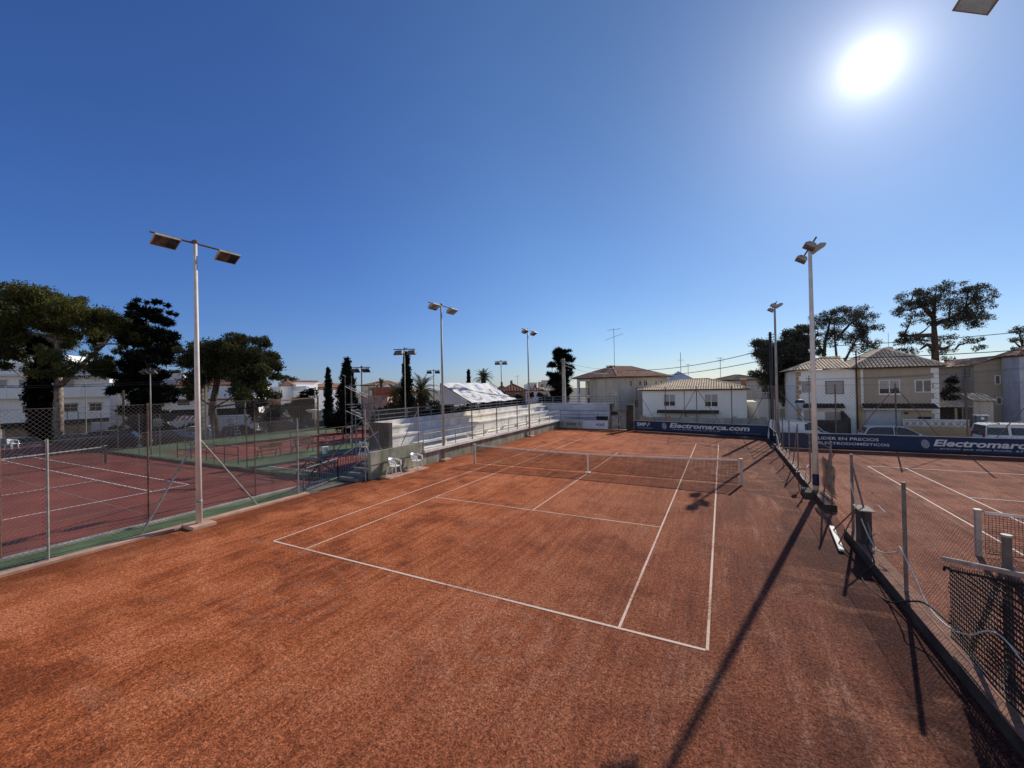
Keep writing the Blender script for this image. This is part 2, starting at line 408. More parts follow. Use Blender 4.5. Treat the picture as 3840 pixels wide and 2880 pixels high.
def hip_roof(parent, x0, y0, x1, y1, ze, zr, m, over=.35, w=.24, name='roof', rise=.055, course=.42, under_m=None, faces='fblr', frac=None):
    """in the local frame of parent (front = y0)"""
    x0 -= over; x1 += over; y0 -= over; y1 += over
    W, D = x1-x0, y1-y0
    if W >= D: a = frac or D/2; r0, r1 = (x0+a, (y0+y1)/2, zr), (x1-a, (y0+y1)/2, zr)
    else: a = frac or W/2; r0, r1 = ((x0+x1)/2, y0+a, zr), ((x0+x1)/2, y1-a, zr)
    c = [(x0,y0,ze), (x1,y0,ze), (x1,y1,ze), (x0,y1,ze)]
    t = MB(); un = MB()
    if W >= D: F = {'f': [c[0],c[1],r1,r0], 'r': [c[1],c[2],r1], 'b': [c[2],c[3],r0,r1], 'l': [c[3],c[0],r0]}
    else: F = {'f': [c[0],c[1],r0], 'r': [c[1],c[2],r1,r0], 'b': [c[2],c[3],r1], 'l': [c[3],c[0],r0,r1]}
    for k, p in F.items():
        if k in faces: tile_face(t, p, w, course, rise, un)
        else: un.face(p)
    for a_, b_ in ((c[0],r0),(c[3],r0 if W>=D else r1),(c[1],r1 if W>=D else r0),(c[2],r1),(r0,r1)):
        if (V(*a_)-V(*b_)).length > .3: t.tube([V(*a_)+V(0,0,.03), V(*b_)+V(0,0,.05)], .085, 6)
    un.box(x0+.05, y0+.05, ze-.10, x1-.05, y1-.05, ze-.02)
    r = t.build(name, m, parent, local=True)
    un.build('roof_underside', under_m or SOFFIT, r, local=True)
    return r
def win(parent, x, z, w, h, y=0, kind='pane', fm=None, depth=.05, axis='x', sill=False):
    """a framed window standing proud of the facade y (axis x) or of the side face x=y (axis y)"""
    s = -1
    def bx(mb, a0, b0, a1, b1, d0, d1):
        if axis == 'x': mb.box(a0, y+s*d1, b0, a1, y+s*d0, b1)
        elif axis == 'y': mb.box(y+d0, a0, b0, y+d1, a1, b1)      # right side face
        else: mb.box(y-d1, a0, b0, y-d0, a1, b1)                  # left side face
        return mb
    f = MB(); t = .06
    bx(f, x, z, x+t, z+h, .003, depth); bx(f, x+w-t, z, x+w, z+h, .003, depth)
    bx(f, x+t, z, x+w-t, z+t, .003, depth); bx(f, x+t, z+h-t, x+w-t, z+h, .003, depth)
    if kind in ('two', 'half'): bx(f, x+w/2-.03, z+t, x+w/2+.03, z+h-t, .003, depth-.005)
    fo = f.build('window', fm or TRIM, parent, local=True)
    g = {'pane': GLASS, 'two': GLASS, 'half': GLASS, 'shut': SHUTTER, 'dark': SHUTTER_DARK, 'curtain': CURTAIN}[kind]
    bx(MB(), x+t, z+t, x+w-t, z+h-t, .004, .012).build('pane', g, fo, local=True)
    if kind == 'half': bx(MB(), x+t, z+h*.38, x+w-t, z+h-t, .013, .03).build('shutter', SHUTTER, fo, local=True)
    if kind == 'shut' or kind == 'dark':
        k = MB(); zz = z+t+.05
        while zz < z+h-t-.03: bx(k, x+t, zz, x+w-t, zz+.014, .0125, .022); zz += .085
        k.build('shutter_slats', g, fo, local=True)
    if sill: bx(MB(), x-.06, z-.07, x+w+.06, z-.002, .003, .12).build('sill', fm or TRIM, fo, local=True)
    return fo
def box_part(parent, name, m, *b, bevel=0):
    return MB().box(*b).build(name, m, parent, local=True, bevel=bevel)
def house_root(label, A, B, z=-.5, cat='house', name='house', group=None):
    return thing(name, label, cat, (A[0], A[1], z), math.atan2(B[1]-A[1], B[0]-A[0]), group)
TREES = {
'Lpine':((-58.78,-2.70,-0.80),[(-3.56,16.9,1.31),(-1.96,16.87,1.17),(-4.47,15.32,1.6),(-2.72,15.28,1.46),(-0.52,16.11,1.6),(1.23,16.08,1.46),(2.39,16.05,1.02),(0.46,14.34,1.75),(-1.29,13.94,1.6),(-3.92,13.41,1.89),(-6.23,14.33,1.89),(-6.85,12.6,1.6),(-4.82,12.12,1.46),(-2.78,12.08,1.17),(2.79,14.3,1.6),(3.96,14.42,1.46),(5.12,14.1,1.31),(3.64,12.82,1.31),(6.29,14.37,1.17),(7.15,13.77,1.31),(7.71,12.59,1.17),(8.57,11.85,1.02),(9.29,11.54,0.87),(7.39,11.29,0.87),(1.88,12.57,1.31),(-4.13,10.36,1.02),(-4.3,8.9,0.73),(-6.16,10.69,1.17),(2.71,10.36,0.73),(6.06,10.3,0.58),(4.72,8.72,1.6),(3.53,7.58,0.87),(5.72,7.83,1.17),(6.77,9.55,0.73),(-8.3,13.06,1.75)],[[(-0.01,0.22),(0.73,5.89),(0.98,10.84),(0.75,13.9)],[(1.03,6.17),(2.67,8.18),(5.05,10.61),(6.1,12.34)],[(0.98,10.84),(-1.77,11.77),(-3.64,12.97)],[(0.85,11.71),(-0.56,14.22),(-1.68,16.13)]]),
'Lspruce':((-50.64,2.62,-0.80),[(-0.19,15.25,0.45),(-0.8,14.51,0.67),(0.54,14.63,0.89),(1.6,15.06,0.45),(-0.08,13.31,1.19),(1.26,13.43,1.19),(2.17,14.01,0.45),(-0.83,12.87,0.6),(0.04,11.96,1.34),(1.53,11.78,1.19),(-0.58,10.78,1.19),(0.91,10.46,1.49),(1.94,10.14,0.6),(-1.2,9.6,0.89),(0.28,9.13,1.49),(1.47,8.81,0.89),(-3.01,8.45,0.74),(-2.12,8.13,1.04),(-0.64,7.66,1.49),(0.99,7.18,1.34),(-2.59,6.8,0.89),(-0.82,6.02,1.64),(1.11,5.68,1.49),(-3.22,5.32,0.89),(-1.59,4.99,1.34),(0.19,4.21,1.64),(1.83,4.48,0.89),(-1.62,3.36,1.19),(-0.15,2.43,1.34),(1.05,2.71,1.04),(2.59,5.06,0.74)],[[(-0.02,-0.1),(0.1,7.19),(-0.11,15.24)]]),
'pine3':((-38.42,3.31,-0.80),[(-2.46,9.56,0.79),(-2.22,8.63,1.19),(-1.14,9.4,1.19),(-0.23,8.85,1.32),(0.59,9.89,0.93),(1.79,10.27,0.79),(2.71,10.25,0.66),(3.77,10.1,0.79),(4.29,9.82,0.66),(1.09,8.69,1.46),(2.42,8.93,1.46),(3.61,8.64,1.19),(3.06,7.59,1.46),(1.59,7.36,1.32),(0.14,7.52,1.19),(-1.31,7.55,1.32),(-2.63,7.84,0.93),(-1.86,6.5,1.19),(-2.29,5.32,0.79),(-2.56,4.79,0.53),(4.53,8.49,0.79),(5.05,8.22,0.79),(5.7,7.54,0.66),(6.09,7.27,0.46),(5.03,7.16,0.93),(4.23,6.78,1.19),(2.9,6.27,1.19),(3.68,5.59,1.19),(4.61,5.84,0.79),(2.62,5.48,0.66),(4.19,4.66,0.79),(3.52,4.41,0.66)],[[(-0.01,0.11),(-0.34,3.56),(0.12,6.46),(0.29,8.18),(0.84,9.49)],[(0.05,6.46),(1.87,7.75),(3.47,8.38)],[(0.06,6.59),(-1.18,7.81),(-2.22,8.76)]]),
'bush1':((-37.64,8.21,-0.80),[(-0.97,3.45,1.02),(0.33,2.85,1.31),(1.03,1.67,0.87),(-0.71,1.99,1.31),(-1.85,2.89,0.73),(1.36,3.41,0.87),(0.15,1.39,1.17)],[[(-0.01,0.38),(-0.04,2.56)],[(-0.91,0.39),(-0.88,2)]]),
'bush2':((-44.25,17.17,-0.80),[(0.24,4.77,1.09),(-0.51,3.87,1.27),(0.76,3.3,1.09),(0.01,2.4,1.27),(-1.07,2.97,0.91),(-1.45,2.07,0.91)],[[(-0.01,1.13),(0.04,3.68)]]),
'far1':((-74.70,35.19,-0.80),[(-2.46,7.59,1.27),(0.06,6.98,1.69),(-1.34,7.29,1.13),(1.17,6.39,0.98),(-3.01,8.45,1.13)],[[(-0.84,4.18),(-0.79,6.99)]]),
'far2':((-102.15,26.62,-0.80),[(-0.83,9.71,1.34),(1.54,9.07,1.19),(0.36,9.39,1.19),(-1.74,8.84,0.89)],[[(-0.01,5.82),(0.05,8.8)]]),
'cedar':((-11.85,28.27,-0.50),[(-0.11,9.16,0.41),(-0.53,8.83,0.5),(0.46,8.81,0.58),(1.13,8.97,0.25),(-0.3,8,0.74),(0.78,7.98,0.74),(1.44,7.8,0.33),(-0.72,7.35,0.58),(0.26,7,0.99),(1.25,6.98,0.5),(-0.25,6.01,0.99),(0.91,6.16,0.74),(-1.24,6.2,0.5),(-0.6,5.19,0.91),(0.55,5,0.99),(-1.1,5.04,0.58),(-0.13,4.03,1.08),(-0.96,3.88,0.58),(0.7,3.84,0.83),(0.02,3.03,0.99)],[[(-0.01,1.87),(-0.09,6.18),(-0.1,9.32)]]),
'darkR':((11.47,31.32,-0.50),[(-2.51,8.54,0.7),(-1.68,8.67,0.63),(-2.26,7.43,0.83),(-1.14,7.68,0.97),(-0.15,8.5,0.7),(0.7,9.59,0.7),(1.27,10,0.49),(1.81,9.29,0.97),(2.39,10.25,0.63),(2.66,9.97,0.56),(0.68,8.48,1.11),(1.79,8.18,0.97),(2.63,8.58,0.83),(-0.32,7.11,1.25),(1.07,7.08,1.25),(2.33,7.33,0.83),(-1.86,6.31,1.11),(-0.48,5.86,1.25),(0.91,5.97,0.97),(-2.44,5.48,0.7),(-1.34,4.91,0.97),(-0.09,4.6,1.25),(0.3,3.48,0.97),(-0.52,3.78,0.83),(2.03,6.51,0.7)],[[(-0,2.1),(0.06,5.43),(0.68,8.48)]]),
'pineR1':((17.88,43.62,-0.50),[(-1.47,12.44,0.74),(-0.97,12.76,0.66),(-0.13,13.07,0.74),(1.03,13.38,0.74),(2.02,13.36,0.74),(3.18,13.17,0.83),(4.16,12.82,0.74),(4.82,12.48,0.58),(-1.16,11.44,0.83),(0.17,11.74,0.99),(1.5,12.05,0.99),(2.82,12.02,0.99),(3.97,11.67,0.83),(5.12,11.15,0.74),(-1.51,10.45,0.66),(-0.35,10.59,0.83),(2.3,10.54,0.83),(3.46,10.68,0.99),(4.61,10.33,0.74),(3.11,9.7,0.83),(4.09,9.18,0.74),(1.79,9.89,0.66),(2.59,8.55,0.66),(3.74,8.19,0.66),(-0.2,9.76,0.66),(-1.21,9.12,0.66),(-1.72,8.14,0.66),(-1.98,11.62,0.41)],[[(-0.33,3.31),(-0.92,6.96),(-0.7,9.61),(-0.15,12.08)],[(0.17,3.3),(0.9,7.09),(0.96,10.07),(1.34,12.38)],[(0.34,3.79),(1.4,7.25),(2.27,9.22),(3.46,10.68)],[(-0.82,7.79),(-1.54,8.8),(-2.02,9.8)],[(0.96,10.07),(2.48,11.53),(3.82,12.17)]]),
'pineR2':((26.73,42.58,-0.50),[(-2,13.98,0.67),(-1.09,14.41,0.74),(0.1,14.53,0.67),(0.85,14.67,0.6),(1.44,14.66,0.52),(2.18,14.19,0.74),(3.07,14.32,0.74),(3.97,14.46,0.6),(4.57,14.59,0.37),(4.55,13.85,0.74),(4.99,13.24,0.67),(-2.61,13.25,0.67),(-3.07,12.36,0.67),(-1.87,12.93,0.82),(-0.82,13.21,0.82),(0.68,13.48,0.82),(1.86,13.16,0.89),(3.05,12.98,1.04),(4.08,12.67,0.89),(5.12,12.35,0.6),(-2.49,11.61,0.6),(-1.76,11,0.67),(-1.17,10.69,0.6),(2.43,11.8,1.04),(3.61,11.48,0.89),(4.8,11.46,0.74),(5.4,11.37,0.45),(1.52,10.93,0.74),(2.4,10.46,0.74),(3.3,10.6,0.6),(-3.27,9.69,0.52),(-2.39,9.22,0.74),(-2.99,8.79,0.52),(-1.51,8.76,0.6),(-3.58,9.1,0.45),(-2.12,7.73,0.6),(1.48,8.99,0.6),(2.67,8.82,0.6),(3.7,8.65,0.52),(1.75,7.8,0.6),(2.95,7.92,0.52),(1.29,6.91,0.52),(0.29,9.02,0.52),(-3.46,7.9,0.45),(-0.25,11.86,0.67)],[[(0.02,1.72),(0.12,6.64),(0.11,9.32),(0.04,11.41),(0.23,13.64)],[(0.07,9.47),(-1.79,9.51),(-3.28,9.54)],[(0.11,11.4),(-1.43,12.63),(-2.31,13.39)],[(0.2,10.66),(1.82,11.37),(3.63,12.38)],[(0.12,8.13),(1.46,7.95),(2.81,8.37)],[(-0.03,8.13),(-0.92,8.45),(-1.97,7.87)]]),
'farR':((45.38,69.06,-0.50),[(-1.59,11.23,0.6),(-0.79,11.41,0.79),(0.01,11.6,0.79),(0.59,10.99,0.79),(-1.21,10.23,0.79),(-0.22,10.21,0.79),(-1.63,8.85,0.5),(-0.64,9.03,0.6),(0.77,9.79,0.79),(1.39,10.97,0.79)],[[(-0.02,5.44),(0.05,8.61),(-0.4,11.01)],[(-0.01,8.62),(-1.02,10.03)]]),
'smallR':((24.76,33.68,-0.50),[(-0.02,4.42,0.57),(0.21,3.79,0.63),(-0.17,3.29,0.5),(0.48,4.28,0.38),(-0.31,2.79,0.44),(0.26,2.78,0.44)],[[(-0.01,2.16),(0.03,3.79)]]),
}
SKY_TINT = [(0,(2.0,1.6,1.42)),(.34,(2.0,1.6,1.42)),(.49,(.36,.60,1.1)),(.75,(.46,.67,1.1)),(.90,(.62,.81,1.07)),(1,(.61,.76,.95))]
# ------------------------------------------------------------------ SETTING: ground, streets, courts
def sst(t): t = max(0, min(1, t)); return t*t*(3-2*t)
def gh(x, y):
    l = sst((-36.0-x)/1.6)
    r = sst((y-(12.7 if x > 9.3 else 20.2))/1.2) if x > -4.2 else sst((y-26)/2)
    return -.03 - .80*l - .50*max(0, r)*(1-l)
gx = [-700,-350,-180,-120,-90,-70,-55,-45,-40,-38.5,-38,-37.6,-37.2,-36.8,-36.4,-36,-35,-28,-20,-12,-8,-4.6,-4.2,-3.8,0,5,9.1,9.3,9.5,12,20,30,45,70,110,200,400,700]
gy = [-300,-120,-60,-30,-15,-5,5,12.3,12.7,12.9,13.1,13.3,13.5,13.7,13.9,14.2,17,20,20.2,20.4,20.6,20.8,21,21.2,21.4,22,24,26,26.5,27,27.5,28,30,40,60,100,180,350,800]
b = MB(); nx = len(gx)
b.add([(x, y, gh(x, y)) for y in gy for x in gx],
      [(j*nx+i, j*nx+i+1, (j+1)*nx+i+1, (j+1)*nx+i) for j in range(len(gy)-1) for i in range(nx-1)])
struct('ground', b, DUST)
def sheet(name, poly, z, m): return struct(name, MB().face([(x, y, z) for x, y in poly]), m)
def rect(x0, y0, x1, y1): return [(x0,y0),(x1,y0),(x1,y1),(x0,y1)]
sheet('street', rect(9.6, 14.4, 140, 20.2), -.522, ASPHALT)
sheet('street', rect(-60, -80, -38.7, 90), -.822, ASPHALT)
struct('pavement', MB().box(9.6, 20.25, -.6, 140, 23.35, -.40), CONC)
struct('pavement', MB().box(-62.5, -80, -.9, -60.05, 90, -.70), CONC)
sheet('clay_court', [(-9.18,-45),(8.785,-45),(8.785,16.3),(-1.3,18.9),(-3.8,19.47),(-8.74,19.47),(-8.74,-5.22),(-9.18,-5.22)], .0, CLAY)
sheet('clay_court', [(8.795,-45),(70,-45),(70,11.95),(8.795,11.95)], .0, CLAY_R)
sheet('walkway', rect(-10.64, -45, -9.47, -8.2), -.008, STRIP_GREEN)
sheet('hard_court', rect(-46.5, -30, -11.12, -6.3), -.008, HARD_RED)
sheet('green_surround', rect(-35.6, -6.05, -9.9, 15.5), -.012, HARD_GREEN)
sheet('hard_court', rect(-17.0, -4.85, -11.75, 13.5), -.004, HARD_RED)
sheet('hard_court', rect(-29.4, -4.7, -21.2, 15.3), -.004, HARD_RED)
sheet('gravel_strip', rect(-11.11, -45, -10.83, -6.2), -.004, mat('leaf_litter', (.045,.042,.03), .95, .5, 9, .6, 30))

def court_lines(mb, cx, cy, z, along='y', w=.045, bw=.055):
    def r(u0, v0, u1, v1):
        if along == 'y': mb.box(cx+u0, cy+v0, z-.004, cx+u1, cy+v1, z)
        else: mb.box(cx+v0, cy+u0, z-.004, cx+v1, cy+u1, z)
    h = w/2
    for u in (-5.485, 5.485): r(u-h, -11.885, u+h, 11.885)
    for u in (-4.115, 4.115): r(u-h, -11.86, u+h, 11.86)
    for v in (-11.885, 11.885): r(-5.46, v-bw/2, 5.46, v+bw/2)
    for v in (-6.4, 6.4): r(-4.09, v-h, 4.09, v+h)
    r(-h, -6.37, h, 6.37)
    return mb
struct('court_lines', court_lines(MB(), 0, 0, .007), CHALK)
struct('court_lines', court_lines(MB(), 17.45, -5.41, .007), CHALK_R)
struct('court_lines', court_lines(MB(), -27.98, -14.63, .0, along='x', w=.06, bw=.07), PAINT_WHITE)
b = MB()
for x0,y0,x1,y1 in ((-17.06,-4.91,-17.0,13.5),(-17.0,-4.91,-11.75,-4.85)): b.box(x0,y0,-.012,x1,y1,.0)
struct('court_lines', b, PAINT_WHITE)
b = MB()
for x0,y0,x1,y1 in ((-15.98,-4.8,-15.92,13.4),(-15.9,-.75,-11.8,-.69),(-28.6,-4.3,-28.54,15),(-22.3,-4.3,-22.24,15),(-28.5,-.8,-22.35,-.74),(-28.5,-4.36,-22.3,-4.31),(-28.5,5.2,-22.35,5.26),(-25.4,-.7,-25.34,5.2)): b.box(x0,y0,-.004,x1,y1,.001)
struct('court_lines', b, PAINT_ORANGE)
b = MB()                                           # faded older markings on the left court
for x0,y0,x1,y1 in ((-44,-12.2,-12.4,-12.16),(-14.1,-24,-14.06,-7.6),(-34,-7.55,-13,-7.51),(-20,-16.6,-12,-16.56)): b.box(x0,y0,-.010,x1,y1,-.0065)
struct('court_lines', b, PAINT_FADED)

# ------------------------------------------------------------------ kerbs and low walls
def wall_thing(name, label, cat, m, boxes, bevel=.012):
    mb = MB()
    for q in boxes: mb.box(*q)
    o = mb.build(name, m, None, bevel=bevel); return tag(o, label, cat)
wall_thing('kerb', 'salmon pink concrete kerb between the orange clay and the green strip', 'kerb', CONC_SALMON, [(-9.47,-45,-.03,-9.17,-8.05,.07)])
wall_thing('kerb', 'grey kerb between the green strip and the dark red hard court', 'kerb', CONC, [(-10.83,-45,-.03,-10.64,-6.2,.06)])
wall_thing('kerb', 'dark low kerb along the back of the red hard court with the net', 'kerb', CONC_DARK, [(-46.5,-6.3,-.03,-10.9,-6.08,.12)])
wall_thing('kerb', 'long concrete kerb under the side fence, running back from the court opening to the far floodlight', 'kerb', KERB_SHADE_DUSTY, [(8.62,-2.75,-.02,8.95,11.9,.21)])
wall_thing('kerb', 'dark concrete kerb at lower right under the black mat and hose', 'kerb', KERB_SHADE_DUSTY, [(8.62,-40,-.02,8.94,-5.05,.20)])

# ------------------------------------------------------------------ nets
def net_mesh(mb, P, u, L, zt, z0=.10, cell=.05, w=.0045):
    """P start, u unit direction (2-D), zt(s) top height"""
    n = int(L/cell)
    for i in range(n+1):
        s_ = L*i/n; a = (P[0]+u[0]*(s_-w/2), P[1]+u[1]*(s_-w/2)); c = (P[0]+u[0]*(s_+w/2), P[1]+u[1]*(s_+w/2))
        lo = z0(s_) if callable(z0) else z0
        mb.add([(*a,lo),(*c,lo),(*c,zt(s_)),(*a,zt(s_))], [(0,1,2,3)])
    segs = 24
    for j in range(19):
        for k in range(segs):
            s0, s1 = L*k/segs, L*(k+1)/segs; vs = []
            for s_ in (s0, s1):
                lo = z0(s_) if callable(z0) else z0
                z = lo + (zt(s_)-lo)*j/18
                vs += [(P[0]+u[0]*s_, P[1]+u[1]*s_, z-w/2), (P[0]+u[0]*s_, P[1]+u[1]*s_, z+w/2)]
            mb.add(vs, [(0,2,3,1)])
    return mb
def tennis_net(label, cx, cy, u, half, post_m, net_m, wsq=.0045, strap=True, cell=.05, psz=.10):
    t = thing('tennis_net', label, 'tennis net', (cx, cy, 0))
    a = (cx-u[0]*half, cy-u[1]*half); c = (cx+u[0]*half, cy+u[1]*half); L = 2*half
    zt = lambda s_: 1.05 - .13*(1-abs(2*s_/L-1)**1.6)
    zb = lambda s_: .07 + .05*math.exp(-((s_-L/2)/.5)**2)
    for p in (a, c):
        x, y = p
        q = MB().box(x-psz/2, y-psz/2, 0, x+psz/2, y+psz/2, 1.07).build('net_post', post_m, t, bevel=.008)
        MB().box(x-psz/2-.012, y-psz/2-.012, 1.071, x+psz/2+.012, y+psz/2+.012, 1.09).build('post_cap', PLANK, q)
    P = (a[0]+u[0]*.12, a[1]+u[1]*.12); LL = L-.24
    net_mesh(MB(), P, u, LL, lambda s_: zt(s_+.12)-.03, lambda s_: zb(s_+.12), cell, wsq).build('net_mesh', net_m, t)
    band = MB(); low = MB(); n = 40; nx_, ny_ = -u[1]*.008, u[0]*.008
    for k in range(n):
        vs = []
        for s_ in (LL*k/n, LL*(k+1)/n):
            x, y = P[0]+u[0]*s_, P[1]+u[1]*s_; z = zt(s_+.12)
            vs += [(x-nx_,y-ny_,z-.055),(x-nx_,y-ny_,z+.005),(x+nx_,y+ny_,z+.005),(x+nx_,y+ny_,z-.055)]
        band.add(vs, [(0,4,5,1),(1,5,6,2),(2,6,7,3),(3,7,4,0)])
    band.build('net_band', NETBAND, t)
    MB().tube([(P[0]+u[0]*LL*k/n, P[1]+u[1]*LL*k/n, zb(LL*k/n+.12)) for k in range(n+1)], .012, 5).build('bottom_cord', net_m, t)
    [MB().tube(q_, .006, 4).build('cable', WIRE_DARK, t) for q_ in ([(*a,1.05), (P[0],P[1],1.04)], [(*c,1.05), (P[0]+u[0]*LL,P[1]+u[1]*LL,1.04)])]
    if strap:
        MB().box(cx-.03-abs(u[1])*0, cy-.02, .05, cx+.03, cy+.02, .93).box(cx-.10, cy-.10, 0.008, cx+.10, cy+.10, .04).build('centre_strap', NETBAND, t)
    return t
tennis_net('clay court net with white band and centre strap across the main orange court', 0, 0, (1,0), 6.4, NET_POST, NETBLACK, .011)
tennis_net('brown net on white post cut by the right edge of the picture', 17.45, -5.41, (1,0), 6.4, NET_POST, mat('net_brown', (.05,.022,.018), .85), .008, True, .06, .10)
tennis_net('black net with white band on the dark red hard court at left', -27.98, -14.63, (0,1), 6.42, POLE_BLACK, NETBLACK, .006)

# ------------------------------------------------------------------ floodlights
def floodlight(label, x, y, h, face=1, arm=.85, ad=(0,1), r=.085, pm=POLE_WHITE, hs=1.0, shell=None, group=None, base=True, drop=.22, tilt=32, z0=0, rm=None, third=False):
    t = thing('floodlight', label, 'floodlight', (x, y, z0), 0, group)
    if base: MB().box(x-.33, y-.33, z0-.02, x+.33, y+.33, z0+.10).build('base', CONC_SALMON if x < 0 else CONC, t, bevel=.02)
    MB().tube([(x,y,z0+.05),(x,y,z0+h*.5),(x,y,z0+h)], [r, r*.82, r*.6], 12).build('pole', pm, t, smooth=True)
    MB().lathe([(.02,-.02),(r*1.1,-.01),(r*1.1,.05),(.02,.1)], (x,y,z0+h), 10).build('pole_cap', GALV_DARK, t)
    ux, uy = ad; L = arm+.32*hs
    MB().tube([(x-ux*L, y-uy*L, z0+h-.02), (x+ux*L, y+uy*L, z0+h-.02)], .032, 6).build('crossarm', GALV_DARK, t)
    fx, fy = uy*face, -ux*face                  # facing direction, square to the arm
    fx0, fy0 = fx, fy
    for s_ in ((-1, 1, 0) if third else (-1, 1)):
        fx, fy = (fx0, fy0) if s_ else (-fx0, -fy0)
        c = V(x+ux*arm*s_+fx*(.16 if s_ else .3)*hs, y+uy*arm*s_+fy*(.16 if s_ else .3)*hs, z0+h-drop+(0 if s_ else .12))
        X = V(ux, uy, 0); F = V(fx, fy, 0); Z = V(0,0,1); tl = rad(tilt)
        Fd = F*math.cos(tl) + Z*math.sin(tl); Up = X.cross(Fd) if X.cross(Fd).z > 0 else Fd.cross(X)
        def P(a, f_, u_): return c + (X*a + Fd*f_ + Up*u_)*hs
        hb = MB(); vs = [P(a, f_, -.09) for a, f_ in ((-.34,-.22),(.34,-.22),(.34,.24),(-.34,.24))] + [P(a, f_, -.02) for a, f_ in ((-.34,-.22),(.34,-.22),(.34,.24),(-.34,.24))] + [P(a, f_, .11) for a, f_ in ((-.27,-.14),(.27,-.14),(.27,.13),(-.27,.13))]
        hb.add(vs, [(3,2,1,0)] + [(i,(i+1)%4,4+(i+1)%4,4+i) for i in range(4)] + [(4+i,4+(i+1)%4,8+(i+1)%4,8+i) for i in range(4)] + [(8,9,10,11)])
        hd = hb.build('floodlight_head', shell or LAMP_SHELL, t)
        MB().face([P(a, f_, -.094) for a, f_ in ((-.31,-.19),(.02,-.19),(.02,.21),(-.31,.21))]).build('reflector', rm or LAMP_BACK, hd)
        MB().face([P(a, f_, -.094) for a, f_ in ((.03,-.19),(.31,-.19),(.31,.21),(.03,.21))]).build('glass', rm or LAMP_GLASS, hd)
        br = MB().tube([(x+ux*arm*s_, y+uy*arm*s_, z0+h-.03), P(0,-.02,.1)], .022, 5)
        br.tube([P(.2,.02,.10), P(.22,.05,.19), P(.05,.0,.17)], .014, 5)
        br.build('bracket', GALV_DARK, hd)
    return t
t = floodlight('tall white floodlight mast with two braces on the left kerb, nearest on the left', -8.94, -12.08, 8.95, 1, hs=.93)
for q in ((-9.45,-13.35), (-9.45,-9.99)): MB().tube([(-8.98,-12.08,2.81),(q[0],q[1],.06)], .03, 7).build('brace', GALV, t)
MB().lathe([(.09,0),(.10,.02),(.10,.06),(.085,.08)], (-8.94,-12.08,.75), 12).build('collar', GALV, t)
floodlight('tall floodlight mast in front of the bleachers beside the two white chairs', -8.72, .3, 9.05, 1, r=.08, pm=POLE_GREY)
floodlight('slim floodlight mast at the far end of the bleachers', -8.62, 12.0, 8.95, 1, r=.075, pm=POLE_GREY)
t = floodlight('tall floodlight mast with dark blue band by the opening in the right fence', 8.74, -.7, 9.1, -1, r=.097, pm=POLE_WHITE, third=True, hs=.8)
MB().lathe([(.104,0),(.104,.42)], (8.74,-.7,.38), 16).build('painted_band', TAPE_BLUE, t)
floodlight('grey floodlight mast at the corner where the two navy banners meet', 8.86, 11.75, 9.1, -1, r=.09, pm=POLE_GREY, third=True, hs=.8)
floodlight('lamp head hanging in the top right corner of the picture, mast out of frame', 8.92, -12.62, 9.2, -1, r=.1, hs=.85, rm=LAMP_BACK_PALE, base=False)
g2 = 'dark floodlights over the other courts'
floodlight('thin grey floodlight pole in front of the tall pointed cypress behind the bleachers', -12.25, 1.05, 6.75, -1, .42, (.9,.44), .045, POLE_GREY, .85, LAMP_DARK, g2, False)
floodlight('black floodlight pole in front of the scaffold stair', -15.49, .5, 5.7, 1, .35, (.9,.44), .06, POLE_BLACK, .75, LAMP_DARK, g2, False)
floodlight('small dark floodlight beside the big palm tree', -22.56, 17.08, 6.2, 1, .45, (.9,.44), .06, POLE_BLACK, .8, LAMP_DARK, g2, False)
floodlight('black floodlight pole rising behind the white canopy', -13.5, 16.13, 6.75, -1, .35, (.9,.44), .05, POLE_BLACK, .8, LAMP_DARK, g2, False)
floodlight('dark floodlight beside the conifer at the far end of the bleachers', -14.6, 32.45, 7.6, -1, .4, (.9,.44), .07, POLE_GREY, 1.0, LAMP_DARK, g2, False, z0=-.5)
floodlight('thin floodlight pole in front of the big pine beyond the green court', -41.16, 7.46, 8.1, 1, .45, (.9,.44), .09, POLE_GREY, .95, LAMP_DARK, g2, False, z0=-.8)
floodlight('dim floodlight pole at the right side of the big pine beyond the green court', -44.0, 11.6, 7.2, 1, .45, (.9,.44), .09, POLE_GREY, .95, LAMP_DARK, g2, False, z0=-.8)
floodlight('floodlight pole in front of the black spruce', -28.9, -5.6, 5.9, 1, .3, (.9,.44), .05, POLE_GREY, .7, LAMP_DARK, g2, False)

# ------------------------------------------------------------------ left fences
chain_fence('short silver post wire fence on the salmon kerb at left', [(-9.38,-19),(-9.38,-8.4)], [(-9.38,-15.2,3.1),(-9.38,-18.9,3.1),(-9.38,-8.4,3.1)], 3.05, step=.11, w=.0055)
chain_fence('taller dark post wire fence beside the red hard court', [(-10.74,-21),(-10.74,-9.28),(-12.0,-5.45)], [(-10.74,-15.7,3.9),(-10.74,-12.66,3.9),(-10.74,-18.8,3.9)], 3.85, post_m=RUSTY, step=.12, w=.0055,
            rails=[[(-10.74,-9.28,.02),(-10.74,-9.28,3.82)],[(-12.0,-5.45,.02),(-12.0,-5.45,3.95)],[(-12.15,-5.38,.02),(-12.15,-5.38,3.9)],[(-10.74,-9.28,3.74),(-12.0,-5.45,3.86)],[(-10.74,-9.28,2.02),(-12.0,-5.45,2.02)]])
chain_fence('wire fence with dark posts along the back of the red hard court', [(-46,-5.95),(-12.2,-5.95)], [(x,-5.95,2.9) for x in (-42.4,-40.1,-35.8,-33,-29.7,-26.8,-23.6,-20.4,-17.2)], 2.85, post_m=GALV_DARK, wire_m=WIRE_DARK, step=.16, w=.008)
